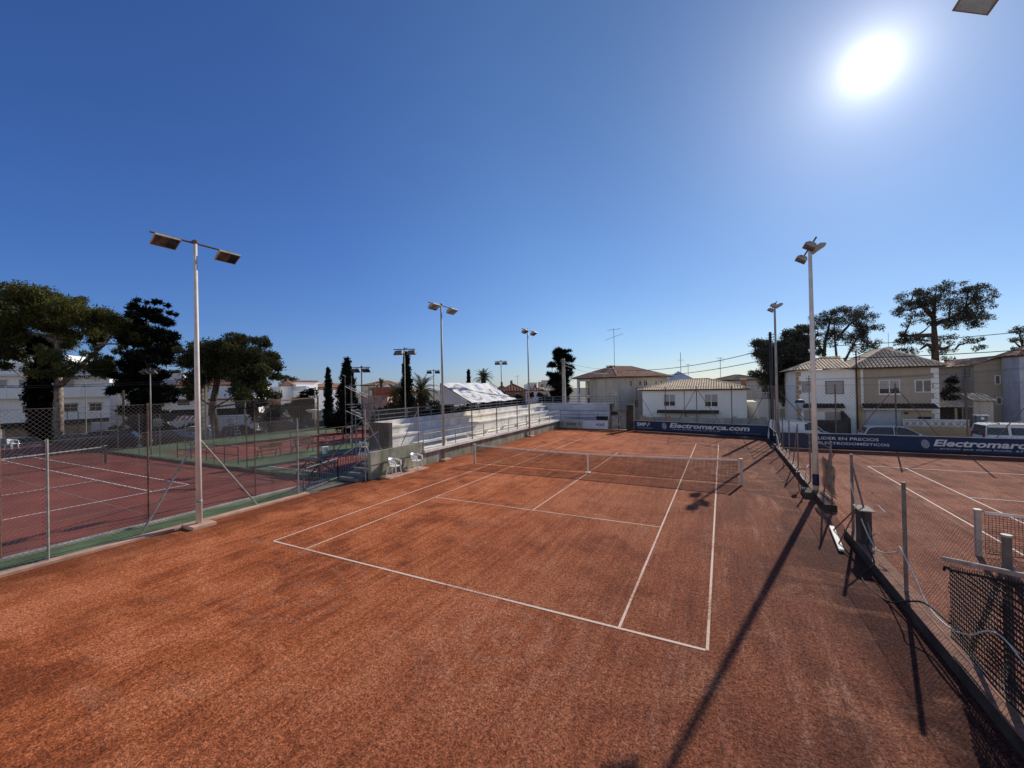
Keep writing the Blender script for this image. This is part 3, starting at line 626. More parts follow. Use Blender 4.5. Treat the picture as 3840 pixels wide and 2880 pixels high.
chain_fence('wire fence along the far side of the green courts beside the parked cars', [(-34.9,-5.7),(-34.9,15.4)], [(-34.9,y,2.6) for y in (-3,0,3.2,6.4,9.6,12.8)], 2.55, post_m=GALV_DARK, wire_m=WIRE_DARK, step=.18, w=.008)
chain_fence('low wire fence and gate frame beside the picnic bench', [(-12.3,-5.3),(-10.35,-5.9)], [(-12.3,-5.3,2.0),(-10.35,-5.9,2.1)], 1.9, post_m=GALV_DARK, step=.14, rails=[[(-12.3,-5.3,1.95),(-10.35,-5.9,1.95)],[(-12.3,-5.3,.75),(-10.35,-5.9,.75)]])
t = thing('barrier', 'low black rail barrier on the green surround behind the red hard court', 'barrier', (-26,-5.2,0))
for x in (-26.1,-24.4,-22.6,-20.6,-19.2): MB().tube([(x,-5.3,0),(x,-5.3,1.05)], .03, 6).build('post', POLE_BLACK, t)
for z in (1.03, .55): MB().tube([(-26.1,-5.3,z),(-19.2,-5.3,z-.02)], .025, 6).build('rail', POLE_BLACK, t)
t = thing('barrier', 'low grey rail frame standing between the green strip courts', 'barrier', (-19.3,.6,0))
for y in (-2.0,.66,3.4): MB().tube([(-19.3,y,0),(-19.3,y,1.5)], .03, 6).build('post', GALV_DARK, t)
for z in (1.48,.8): MB().tube([(-19.3,-2.0,z),(-19.3,3.4,z)], .022, 6).build('rail', GALV_DARK, t)
t = thing('goal_frame', 'small frame with white upright on the far red court', 'goal', (-20.2,3.4,0))
for (x,y,m) in ((-20.35,3.0,RUSTY),(-20.1,3.6,PLANK)): MB().box(x-.05,y-.05,0,x+.05,y+.05,1.35).build('upright', m, t)
MB().bar((-20.38,2.9,1.33),(-19.7,4.9,1.33),.06).build('crossbar', RUSTY, t)
# braced silver post where stairs meet the wall
t = thing('fence_post', 'tall silver post with two long braces at the corner of the mossy wall', 'fence post', (-8.86,-5.42,0))
MB().tube([(-8.86,-5.42,0),(-8.86,-5.42,3.3)], .035, 8).build('post', GALV, t)
MB().tube([(-8.9,-5.40,3.0),(-10.1,-3.1,.9)] , .024, 6).build('brace', GALV, t)
MB().tube([(-8.9,-5.44,2.9),(-9.38,-8.2,.1)], .024, 6).build('brace', GALV_DARK, t)
chain_fence('thin silver posts and wire standing on the mossy end wall of the bleachers', [(-8.83,-5.2),(-8.83,-1.75)], [(-8.83,-1.75,1.95)], 1.9, z0=1.30, step=.11, braces=[[(-8.83,-1.85,2.95),(-8.83,-3.1,1.32)]])

# ------------------------------------------------------------------ stairs, gate rail
t = thing('stair', 'blue grey steps rising beside the mossy wall end', 'stairs', (-9.6,-5.6,0))
b = MB()
for i in range(6): b.box(-10.25, -5.75+.42*i, 0 if i == 0 else .0, -8.98, -5.75+.42*(i+1)-.004, .14*(i+1))
b.build('steps', mat('steps_grey', (.20,.20,.20), .9, .3, 2, streak=.5), t)
def railing(t, pts, h, n_bal, m=BLUE_STEEL, rr=.022):
    for k in range(len(pts)-1):
        p, q = V(*pts[k]), V(*pts[k+1])
        MB().tube([p+V(0,0,h), q+V(0,0,h)], .026, 6).build('handrail', m, t)
        b = MB(); b.tube([p+V(0,0,.12), q+V(0,0,.12)], .018, 5)
        for i in range(n_bal[k]+1):
            c = p.lerp(q, i/n_bal[k]); b.tube([c+V(0,0,.0 if i in (0,n_bal[k]) else .12), c+V(0,0,h)], .016 if i not in (0,n_bal[k]) else .03, 5)
        b.build('balusters', m, t)
t = thing('railing', 'blue grey balustrade climbing beside the steps to the bleachers', 'railing', (-10.3,-5.7,0))
railing(t, [(-9.5,-8.1,0),(-10.3,-5.75,0),(-10.3,-3.2,.98)], 1.0, (15,17))

# ------------------------------------------------------------------ bleachers (left, sunlit)
t = thing('bleacher', 'long sunlit white concrete bleacher along the left side of the clay court', 'bleacher', (-9,7,0))
MB().box(-8.95,-5.2,-.02,-8.75,19.5,.675).build('retaining_wall', CONC_GREEN, t)
MB().box(-8.93,-5.25,.678,-8.72,-1.52,1.28).build('parapet', CONC_GREEN, t, bevel=.01)
b = MB().box(-10.35,-1.5,.68,-8.62,20.6,.84).box(-11.6,-3.4,.679,-8.95,-1.503,.839); b.build('walkway', CONC_WHITE, t, bevel=.012)
b = MB().box(-9.78,-1.3,1.07,-9.42,19.3,1.19); b.build('bench', CONC_WHITE, t, bevel=.012)
for i in range(9): MB().box(-9.74,-1.0+2.48*i,.842,-9.48,-.82+2.48*i,1.068).build('bench_support', CONC_WHITE, t)
MB().box(-10.98,-2.2,.0,-10.35,21.2,1.54).build('riser', CONC_WHITE, t)
MB().box(-11.0,-2.25,1.543,-10.29,21.25,1.65).build('seat_slab', CONC_WHITE, t, bevel=.012)
MB().box(-11.5,-2.2,.0,-11.0,21.7,2.0).build('riser', CONC_WHITE, t)
MB().box(-11.5,-2.25,2.003,-10.94,21.75,2.11).build('seat_slab', CONC_WHITE, t, bevel=.012)
MB().box(-11.66,-2.2,.0,-11.503,21.9,2.38).build('back_wall', CONC_WHITE, t, bevel=.01)
MB().box(-11.7,-2.52,.0,-10.22,-2.26,2.36).build('end_wall', CONC_DARK, t)
rl = MB()
ys = [-1.5,1.5,4.8,8.4,11.6,14.3,16.7,19.0]
for y in ys: MB().tube([(-8.72,y,.84),(-8.72,y,1.7)], .025, 6).build('rail_post', GALV, t)
for z in (1.7, 1.28): MB().tube([(-8.72,-1.5,z),(-8.72,19.2,z)], .025 if z > 1.5 else .018, 6).build('handrail', GALV, t)
for i in range(11): MB().tube([(-11.58,-1.9+2.35*i,2.38),(-11.58,-1.9+2.35*i,3.02)], .028, 6).build('rail_post', BLUE_STEEL, t)
for z in (3.0, 2.76, 2.52): MB().bar((-11.58,-2.1,z),(-11.58,21.85,z),.045,.05).build('back_rail', BLUE_STEEL, t)
for z in (3.0, 2.76, 2.52): MB().bar((-13.2,-2.1,z),(-11.6,-2.1,z),.045,.05).build('back_rail', BLUE_STEEL, t)
MB().tube([(-13.2,-2.1,0),(-13.2,-2.1,3.02)], .03, 6).build('rail_post', BLUE_STEEL, t)
# end bleacher (in shade)
t = thing('bleacher', 'shaded blue grey bleacher across the far end behind the advert boards', 'bleacher', (-6,21,0))
MB().box(-8.74,19.5,-.02,-3.97,19.68,.675).build('retaining_wall', CONC_SHADE, t)
MB().box(-8.60,19.45,.68,-3.95,20.6,.84).build('walkway', CONC_SHADE, t, bevel=.012)
MB().box(-8.3,19.95,1.07,-4.9,20.25,1.19).build('bench', CONC_SHADE, t, bevel=.012)
MB().box(-10.34,20.62,.0,-3.97,21.24,1.54).build('riser', CONC_SHADE, t)
MB().box(-10.28,20.56,1.543,-3.97,21.26,1.65).build('seat_slab', CONC_SHADE, t, bevel=.012)
MB().box(-10.9,21.27,.0,-3.97,21.74,2.0).build('riser', CONC_SHADE, t)
MB().box(-10.93,21.2,2.003,-3.97,21.755,2.11).build('seat_slab', CONC_SHADE, t, bevel=.012)
MB().box(-11.5,21.76,.0,-3.97,21.9,2.38).build('back_wall', CONC_SHADE, t, bevel=.01)
MB().box(-3.96,20.55,.0,-3.72,21.95,2.36).build('end_wall', CONC_DARK, t)
MB().box(-5.0,19.42,.845,-3.9,19.62,1.2).build('dark_panel', NAVY_DARK, t)
for x in (-8.68,-6.75,-4.85): MB().tube([(x,19.5,.84),(x,19.5,1.7)], .025, 6).build('rail_post', BLUE_STEEL, t)
for z in (1.7,1.36,1.08): MB().tube([(-8.7,19.5,z),(-3.95,19.5,z)], .022, 6).build('handrail', BLUE_STEEL, t)
for i in range(4): MB().tube([(-11.3+2.5*i,21.83,2.38),(-11.3+2.5*i,21.83,3.05)], .028, 6).build('rail_post', BLUE_STEEL, t)
for z in (3.04,2.78,2.53): MB().bar((-11.5,21.83,z),(-3.2,21.83,z),.045,.05).build('back_rail', BLUE_STEEL, t)
for x in (-3.55,-3.2): MB().tube([(x,21.83,.3),(x,21.83,3.06)], .03, 6).build('rail_post', BLUE_STEEL, t)

# ------------------------------------------------------------------ canopy with printed canvas
t = thing('canopy', 'white printed canvas awning on posts over the middle of the bleachers', 'awning', (-8.75,6.6,.84))
for y in (3.36,6.63,9.93): MB().tube([(-8.72,y,.84),(-8.72,y,3.17)], .035, 8).build('post', GALV_DARK, t)
for y in (3.36,9.93): MB().tube([(-11.2,y,2.38),(-11.2,y,4.52)], .03, 6).build('post', GALV_DARK, t)
up = V(-2.45,0,1.36); LB_ = up.length; up.normalize(); nrm = V(.485,0,.874)
def CV(a, b_, o=.0):
    w = .035*math.sin(a*2.3+b_*1.7)+.03*math.sin(a*5.1-b_*3.1)*.6 - .07*math.sin(math.pi*min(1,max(0,b_/2.8)))
    if a > 5.9: w += .05*math.sin(b_*9)*(a-5.9)
    return V(-8.75,3.38,3.18) + V(0,1,0)*a + up*b_ + nrm*(w+o)
b = MB(); NA, NB = 48, 22
b.add([CV(6.55*i/NA, 2.8*j/NB) for j in range(NB+1) for i in range(NA+1)], [(j*(NA+1)+i, j*(NA+1)+i+1, (j+1)*(NA+1)+i+1, (j+1)*(NA+1)+i) for j in range(NB) for i in range(NA)])
cvs = b.build('canvas', CANVAS, t, smooth=True)
b = MB(); n = 10
b.add([(-8.78,3.36,3.14),(-11.2,3.36,4.5),(-11.2,3.30,3.08),(-10.0,3.38,3.11)], [(0,1,2,3)])
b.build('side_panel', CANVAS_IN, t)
MB().tube([CV(0,0,.02),CV(0,2.8,.02)], .03, 6).tube([CV(6.55,0,.02),CV(6.55,2.8,.02)], .02, 6).build('edge_pole', POLE_BLACK, t)
def band(mb, pts, w, o=.012):
    P = [V(p[0], p[1], 0) for p in pts]; vs = []
    for i, p in enumerate(P):
        d = (P[min(i+1,len(P)-1)]-P[max(i-1,0)]).normalized(); q = V(-d.y, d.x, 0)*w/2
        for e in (p-q, p+q): vs.append(CV(e.x, e.y, o))
    return mb.add(vs, [(2*i,2*i+1,2*i+3,2*i+2) for i in range(len(P)-1)])
def arc(cx, cy, rx, ry, a0, a1, n=18): return [(cx+rx*math.cos(rad(a0+(a1-a0)*i/n)), cy+ry*math.sin(rad(a0+(a1-a0)*i/n))) for i in range(n+1)]
b = MB(); band(b, arc(1.55,1.05,.92,.62,165,370), .2); band(b, arc(1.55,2.1,.62,.38,0,180), .2); band(b, [(1.0,1.75),(2.05,1.65)], .42)
band(b, [(1.2,1.25),(1.6,.75),(1.9,1.3)], .07); band(b, [(1.35,.98),(1.85,1.0)], .06)
b.build('print', PRINT_GREY, cvs)
b = MB(); band(b, [(4.12,2.5),(4.0,1.85)], .42); band(b, arc(5.25,1.42,.42,.40,-80,20), .2); b.build('print', PRINT_BLUE, cvs)
b = MB(); band(b, arc(5.25,1.42,.42,.40,25,200), .18); band(b, [(4.72,1.1),(4.95,.98)], .16); b.build('print', PRINT_ORANGE, cvs)
text_mesh('print', '1971 - 2021', AD_GREY, cvs, tuple(CV(3.5, .38, .055)), (0,1,0), 2.35, .26, 0, .015, zdir=up, off=0)
b = MB(); band(b, [(3.55,.80),(4.25,.82)], .15); b.build('print', PRINT_GREY, cvs)
MB().tube([CV(a_, b_, .02) for a_, b_ in ((.23,2.12),(1.2,2.05),(2.2,1.9),(2.74,1.52),(4.22,1.31),(4.82,.83),(6.5,.63))], .016, 5).build('seam_rope', POLE_BLACK, t)

# ------------------------------------------------------------------ adverts and banners
def ad_board(label, x0, x1, y, z0, z1, m):
    t = thing('advert_board', label, 'advert board', ((x0+x1)/2, y, z0))
    MB().box(x0, y-.03, z0, x1, y, z1).build('panel', m, t); return t
t = ad_board('cream advert board with a small script name on the end bleacher front', -8.72, -6.36, 19.42, .0, .74, AD_CREAM)
text_mesh('lettering', 'Esteve', AD_BLACK, t, (-7.98,19.388,.30), (1,0,0), .98, .30, .35, .012)
MB().box(-8.28,19.386,.085,-6.95,19.389,.11).box(-7.6,19.386,.255,-7.0,19.389,.27).build('small_print', AD_GREY, t)
for x in (-8.48, -6.66):
    b = MB(); b.add([(x+.11*math.cos(k*math.pi/6), 19.386, .42+.12*math.sin(k*math.pi/6)) for k in range(12)], [tuple(range(12))]); b.build('emblem', AD_GREY, t)
t = ad_board('white advert board with the black word AQUI beside the gate', -6.34, -3.86, 19.42, .0, .74, AD_WHITE)
text_mesh('lettering', 'AQUÍ', AD_BLACK, t, (-5.05,19.388,.27), (1,0,0), .80, .33, 0, .02)
def banner(label, p, q, z0, z1, m=NAVY):
    t = thing('banner', label, 'banner', (p[0], p[1], z0))
    p = V(p[0],p[1],0); q = V(q[0],q[1],0); L = (q-p).length; n = 60; d = (q-p)/L; nn = V(d.y,-d.x,0)
    vs = []; fs = []; zs = (z0, z0+.16, (z0+z1)/2, z1)
    for i in range(n+1):
        s_ = L*i/n
        for j, z in enumerate(zs): vs.append(p+d*s_+V(0,0,z+(.012*math.sin(s_*1.9) if j == 3 else 0)) + nn*(.008*math.sin(s_*2.7+j)+.005*math.sin(s_*7)))
    fs = [(i*4+j, (i+1)*4+j, (i+1)*4+j+1, i*4+j+1) for i in range(n) for j in range(3)]
    MB().add(vs, fs).build('sheet', m, t, smooth=True)
    MB().tube([p+V(0,0,z1+.012), q+V(0,0,z1+.012)], .014, 5).build('top_cord', PLANK, t)
    MB().bar(p+V(0,0,z0+.07)+nn*.02, q+V(0,0,z0+.07)+nn*.02, .012, .14).build('bottom_strip', NAVY_DARK, t)
    return t, p, d
t, p, d = banner('long navy advert banner across the far end of the main clay court', (-1.35,18.78), (8.78,16.5), .02, .93)
def on(s_, z): q = p+d*s_; return (q.x, q.y, z)
F_ = .03
text_mesh('lettering', 'SMP', BAN_TXT, t, on(.28,.46), d, .86, .32, 0, .03, off=F_)
for dx, dz, mm in ((1.2,.46,BAN_TXT),(1.34,.56,BAN_ORANGE),(1.34,.70,BAN_TXT),(1.21,.60,BAN_DIM)):
    q = p+d*dx; MB().face([q+d*a-V(0,0,0)+V(d.y,-d.x,0)*F_+V(0,0,dz+c) for a, c in ((0,0),(.1,0),(.1,.1),(0,.1))]).build('logo_square', mm, t)
MB().bar(V(*on(.25,.37))+V(d.y,-d.x,0)*F_, V(*on(1.75,.37))+V(d.y,-d.x,0)*F_, .006, .014).build('underline', BAN_DIM, t)
MB().bar(V(*on(.32,.28))+V(d.y,-d.x,0)*F_, V(*on(1.65,.28))+V(d.y,-d.x,0)*F_, .006, .035).build('small_print', BAN_DIM, t)
def thumb(t, c, d, rx, ry, tiltd, off):
    b = MB(); N_ = V(d.y,-d.x,0)
    vs = []
    for k in range(20):
        a = 2*math.pi*k/20; x, z = rx*math.cos(a), ry*math.sin(a); ca, sa = math.cos(rad(tiltd)), math.sin(rad(tiltd))
        vs.append(V(*c) + V(*d)*(x*ca-z*sa) + V(0,0,x*sa+z*ca) + N_*off)
    b.add(vs, [tuple(range(20))]).build('thumbprint_mark', mat('banner_thumb', (.27,.29,.36), .6, .35, 25), t)
thumb(t, on(2.72,.55), d, .2, .29, 12, F_)
def serif_text(t, body, org, d, w, h, zc=None):
    o = text_mesh('lettering', body, BAN_TXT, t, org, d, w, h, .22, .03, off=F_)
    return o
serif_text(t, 'Electromarca.com', on(3.16,.44), d, 6.0, .40)
text_mesh('lettering', '... precios que dejan huella. 637 15 12 59', BAN_TXT, t, on(3.2,.26), d, 3.9, .115, .25, .0, off=F_)
text_mesh('lettering', 'f  @electromarca.es', BAN_DIM, t, on(8.0,.22), d, 1.85, .12, .1, .0, off=F_)
t, p, d = banner('short navy banner turning the corner back to the far right floodlight', (8.80,16.4), (8.84,12.35), .02, .88, NAVY_DARK)
t, p, d = banner('navy advert banner across the far end of the right hand clay court', (9.02,11.8), (25.5,11.75), .02, .96)
text_mesh('lettering', 'LIDER EN PRECIOS', BAN_TXT, t, on(10.93-9.02,.60), d, 2.85, .17, 0, .012, off=F_)
text_mesh('lettering', 'DE ELECTRODOMÉSTICOS', BAN_TXT, t, on(10.45-9.02,.32), d, 3.8, .19, 0, .012, off=F_)
thumb(t, on(15.77-9.02,.54), d, .17, .25, 12, F_)
serif_text(t, 'Electromarca.com', on(16.1-9.02,.44), d, 5.2, .37)
text_mesh('lettering', '... precios que dejan huella. 637 15 12 59', BAN_TXT, t, on(16.1-9.02,.25), d, 4.6, .12, .25, 0, off=F_)

# fences above the banners
def yb(x): return 18.84-.225*(x+1.35)
chain_fence('braced grey post fence above the navy banner at the far end of the main court', [(-1.1,yb(-1.1)+.06),(8.85,yb(8.85)+.06)], [(x,yb(x)+.06,3.95) for x in (-1.1,1.42,3.9,6.42,8.85)], 3.9, post_m=GALV_DARK, wire_m=WIRE, step=.2, w=.006, zmesh=.95, post_r=.035,  # darker post steel paints in the backlit look
            braces=[[(a,yb(a)+.06,3.75),(c,yb(c)+.12,.95)] for a,c in ((-1.1,.55),(3.9,2.4),(3.9,5.6),(8.8,7.5))])
chain_fence('tall post fence returning along the side at the far right corner', [(8.9,16.2),(8.92,12.2)], [(8.9,15.2,3.9),(8.9,14.2,3.9),(8.9,13.2,3.9)], 3.85, post_m=GALV_DARK, step=.2, w=.006, zmesh=.9, post_r=.03, braces=[[(8.92,13.2,3.6),(8.95,10.9,.3)]])
chain_fence('braced grey post fence above the navy banner of the right hand court', [(9.0,11.86),(25.5,11.86)], [(x,11.86,3.95) for x in (11.84,14.6,17.5,20.35,23.3)], 3.9, post_m=GALV_DARK, wire_m=WIRE, step=.2, w=.006, zmesh=.98, post_r=.035,
            braces=[[(14.6,11.86,3.75),(12.8,11.92,1.0)],[(14.6,11.86,3.75),(16.4,11.92,.95)],[(20.35,11.86,3.7),(18.6,11.92,.95)],[(20.35,11.86,3.7),(22.1,11.92,.95)],[(9.0,11.86,3.6),(10.8,11.92,1.1)]])
# gate between the end bleacher and the banner
t = thing('gate', 'grey double gate between the end bleacher and the dark pillar', 'gate', (-2.95,19.6,0))
for x in (-3.70,-2.93,-2.16): MB().box(x-.04,19.56,0,x+.04,19.64,1.72).build('gate_post', RUSTY, t)
MB().box(-3.66,19.57,1.74,-2.12,19.63,1.80).build('lintel', RUSTY, t)
for x0,x1,z1 in ((-3.58,-3.02,1.30),(-2.84,-2.26,1.62)):
    lf = MB().box(x0,19.58,.12,x1,19.62,z1).build('leaf', RUST_POST, t)
    MB().box(x0,19.565,.10,x1,19.579,.15).box(x0,19.565,z1-.04,x1,19.579,z1+.01).build('leaf_frame', RUSTY, lf)
b = MB().box(-3.6,19.56,1.36,-3.0,19.6,1.66); b.build('top_panel', NAVY_DARK, t)
wall_thing('pillar', 'dark square pillar at the left end of the navy banner', 'pillar', CONC_DARK, [(-2.03,18.95,-.02,-1.42,19.5,2.34)])
# ------------------------------------------------------------------ right side: fences, hose, mat, brush
chain_fence('wire fence of slim posts on the long kerb beyond the banded floodlight', [(8.82,-2.8),(8.86,11.7)], [(8.82,-2.72,2.24),(8.83,.9,2.1),(8.84,3.9,2.2),(8.84,6.6,2.2),(8.85,9.3,2.3),(8.86,11.6,2.4)], 2.0, step=.12, w=.006, post_m=POST_BACK, wire_m=WIRE_NEAR, braces=[[(8.82,-2.72,2.0),(8.82,-1.5,.25)],[(8.83,3.9,2.1),(8.83,5.3,.22)]], zmesh=.24)
chain_fence('near wire fence at lower right with slender posts on the dark kerb', [(8.78,-5.2),(8.78,-18)], [(8.78,-5.24,2.23),(8.78,-8.72,2.24),(8.78,-15.3,2.2)], 2.04, step=.075, w=.0065, zmesh=.24, post_r=.033, post_m=POST_BACK, wire_m=WIRE_NEAR, braces=[[(8.78,-5.24,2.0),(8.86,-6.6,.25)]])
t = thing('fence_post', 'thick steel corner post with spread braces behind the black mat', 'fence post', (8.80,-11.8,0))
MB().tube([(8.80,-11.8,.2),(8.80,-11.8,2.26)], .043, 10).build('post', GALV_DARK, t)
MB().lathe([(.05,0),(.05,.025)], (8.80,-11.8,2.25), 10).build('post_cap', GALV, t)
for y in (-10.7,-12.9): MB().tube([(8.80,-11.8,1.95),(8.88,y,.25)], .03, 7).build('brace', GALV_DARK, t)
MB().tube([(8.80,-11.8,1.9),(9.9,-11.5,.0)], .03, 7).build('brace', GALV_DARK, t)
# black slatted mat hung from a sloping wooden bar
def hung_mat(label, y0, y1, zt, zb, x, group=None, pitch=.066, th=.026, rail=True, wav=.0):
    t = thing('hanging_mat', label, 'drag mat', (x, (y0+y1)/2, zb))
    L = abs(y1-y0); b = MB(); n = int((max(zt(0),zt(1))-zb)/pitch)
    for j in range(n):
        seg = 14; pts = []
        for k in range(seg+1):
            f = k/seg; y = y0+(y1-y0)*f; z = zb+pitch*j + .012*math.sin(k*1.1+j*.7) + .02*f*math.sin(j)
            if z < zt(f)-.05: pts.append((x+wav*math.sin(z*9+f*4)+.012*math.sin(k+j), y, z))
        if len(pts) > 2:
            for a_, c_ in zip(pts[:-1], pts[1:]): b.bar(a_, c_, .012, th)
    b.build('straps', MESH_BLACK, t)
    b = MB(); m_ = int(L/.06)
    for k in range(m_+1):
        f = k/m_; y = y0+(y1-y0)*f
        b.bar((x+.008+wav*.3*math.sin(f*5), y, zb+.02*math.sin(k)), (x+.008, y, zt(f)-.04), .004, .006)
    b.build('cords', MESH_BLACK, t)
    if rail:
        MB().bar((x-.03,y0+.06,zt(0)+.03),(x-.03,y1-.1,zt(1)+.03),.07,.06).build('wooden_bar', WOOD, t, bevel=.012)
        MB().tube([(x-.05,y0+.02,zt(0)-.13),(x-.05,y0-.02,zt(0)-.06),(x-.03,y0-.18,zt(0)-.05),(x-.02,y1,zt(1)-.05)], .018, 6).build('steel_rod', MESH_BLACK, t)
    return t
hung_mat('black slatted drag mat hanging from a wooden bar at the right edge', -10.6, -14.2, lambda f: 1.45+1.06*f, .36, 8.71)
hung_mat('rolled dark drag net hanging on the fence beside the banded floodlight', -.5, -2.3, lambda f: 1.48-.1*f, .32, 8.98, pitch=.07, th=.03, rail=False, wav=.05)
def sag(pts, n=10):
    P = [V(*p) for p in pts]; out = []
    for i in range(len(P)-1):
        p0, p1, p2, p3 = P[max(i-1,0)], P[i], P[i+1], P[min(i+2,len(P)-1)]
        for k in range(n):
            u = k/n; out.append(.5*((2*p1)+(p2-p0)*u+(2*p0-5*p1+4*p2-p3)*u*u+(3*p1-p0-3*p2+p3)*u**3))
    out.append(P[-1]); return out
def hose(label, pts, r, m, n=10, name='hose', cat='hose'):
    o = MB().tube(sag(pts, n), r, 6).build(name, m, None, smooth=True); return tag(o, label, cat)
hose('pale hose drooping along the near wire fence at lower right', [(8.72,-5.3,1.6),(8.72,-5.9,1.01),(8.72,-7.2,.46),(8.72,-8.46,.81),(8.72,-8.68,.98),(8.72,-9.31,.69),(8.70,-9.91,.46),(8.70,-10.52,.47),(8.70,-11.11,.66),(8.70,-11.94,1.07),(8.72,-13.2,.6)], .013, HOSE_W)
hose('pale hose looped along the long kerb towards the far corner', [(8.66,11.9,1.3),(8.62,11.4,.8),(8.66,10.4,.95),(8.64,8.6,.3),(8.66,6.9,.23),(8.64,5.6,.75),(8.68,4.6,.24),(8.64,2.4,.26),(8.6,.9,.24),(8.5,-.2,.5),(8.5,-.45,.9),(8.62,-.1,1.0)], .015, HOSE_W)
hose('black hose loop lying over the dark kerb at lower right', [(8.95,-6.3,.5),(8.66,-6.9,.42),(8.60,-7.6,.24),(8.3,-8.0,.02),(8.45,-8.9,.02),(8.62,-9.3,.24),(8.66,-9.9,.5),(8.70,-10.6,.55)], .016, MESH_BLACK)
t = thing('water_tap', 'dark tap pipe standing beside the banded floodlight', 'tap', (8.45,-.7,0))
MB().tube([(8.36,-.2,.0),(8.30,-.2,.04),(8.28,-.1,.75),(8.34,.0,.82),(8.55,.1,.80)], .02, 6).build('pipe', RUSTY, t)
MB().box(8.22,-.2,.45,8.34,-.04,.72).build('valve_box', POLE_BLACK, t, bevel=.01)
t = thing('plinth', 'rough concrete block round the foot of the banded floodlight', 'concrete block', (8.6,-.5,0))
MB().box(8.34,-1.15,-.02,9.0,-.25,.19).build('block', CONC_DARK, t, bevel=.03)
t = thing('steel_cabinet', 'dark upright box with a pale flat top on the near kerb end', 'cabinet', (8.8,-6.05,.2))
MB().box(8.70,-6.25,.2,8.92,-5.83,1.0).build('body', POLE_BLACK, t, bevel=.008)
MB().box(8.66,-6.32,1.003,8.96,-5.76,1.025).build('lid', WOOD, t)
MB().tube([(8.95,-6.4,1.03),(9.12,-6.42,1.06),(9.1,-6.0,1.12)], .014, 5).build('hinge_bar', PLANK, t)
t = thing('court_brush', 'white drag brush with two thin handles lying by the court opening', 'court brush', (8.35,-5.6,0))
MB().bar((8.44,-4.6,.06),(8.27,-6.5,.06),.11,.05).build('head', PLANK, t, bevel=.01)
MB().bar((8.44,-4.62,.018),(8.27,-6.48,.018),.09,.03).build('bristles', MESH_BLACK, t)
for q in ((8.41,-5.0,.09),(8.30,-6.1,.09)): MB().tube([q,(8.82,-5.55,.92)], .017, 6).build('handle', RUSTY, t)
o = MB().lathe([(.033*math.sin(math.pi*k/10)+.0005, .033-.033*math.cos(math.pi*k/10)) for k in range(11)], (7.94,1.29,.004), 14).build('tennis_ball', BALL, None, smooth=True); tag(o, 'pale tennis ball lying on the clay near the right net post', 'ball')
for i, (x, y, lab) in enumerate(((10.6,.4,'pale tennis ball on the right court clay beside the side fence'),(9.6,1.4,'pale tennis ball against the foot of the side fence on the right court'))):
    o = MB().lathe([(.033*math.sin(math.pi*k/8)+.0005, .033-.033*math.cos(math.pi*k/8)) for k in range(9)], (x,y,.004), 12).build('tennis_ball', BALL, None, smooth=True); tag(o, lab, 'ball')

# ------------------------------------------------------------------ white plastic chairs
def chair(label, x, y, rz, z=0, group=None):
    t = thing('plastic_chair', label, 'chair', (x, y, z), rz, group)
    L = True
    MB().box(-.23,-.22,.42,.23,.22,.455).build('seat', PLASTIC, t, local=True, bevel=.02)
    for sx in (-1,1):
        for sy in (-1,1):
            MB().tube([(sx*.27,sy*.26,0),(sx*.22,sy*.20,.43)], [.028,.04], 6).build('leg', PLASTIC, t, local=True)
    b = MB(); n = 14; vs = []
    for k in range(n+1):
        a = rad(200+140*k/n)     # curved shell at the back (local -y is the back)
        top = .84 - .10*abs(k/n-.5)*2
        for z_, rr in ((.46,.24),(.62,.27),(top,.285)): vs.append((rr*math.cos(a), rr*math.sin(a)*.9-.02, z_))
    b.add(vs, [(k*3+j, (k+1)*3+j, (k+1)*3+j+1, k*3+j+1) for k in range(n) for j in range(2)])
    o = b.build('backrest', PLASTIC, t, smooth=True, local=True); m_ = o.modifiers.new('t', 'SOLIDIFY'); m_.thickness = .03
    for sx in (-1,1):
        MB().tube([(sx*.27,-.10,.74),(sx*.29,.05,.69),(sx*.285,.20,.66),(sx*.25,.24,.45)], [.03,.038,.038,.032], 6).build('armrest', PLASTIC, t, local=True)
    return t
sl = wall_thing('ground_slab', 'pale slab under the two white chairs at the foot of the mossy wall', 'slab', CONC_SALMON, [(-8.72,-4.75,-.02,-8.02,-1.9,.05)])
chair('white plastic armchair on the slab, nearer the steps', -8.38, -4.1, rad(-75), .05)
chair('white plastic armchair on the slab, nearer the floodlight mast', -8.36, -2.55, rad(-80), .05)
chair('white plastic chair at the far left edge behind the hard court net', -44.9, -8.4, rad(-60))
chair('white plastic chair on the far edge of the red court behind the steps', -15.3, .4, rad(-40))
tag(MB().lathe([(.15,0),(.19,.42),(.2,.43),(.2,.46),(.17,.46)],(-17.8,-.6,-.01),14).build('bucket', PLASTIC, None), 'small white bucket on the green strip behind the fence', 'bucket')
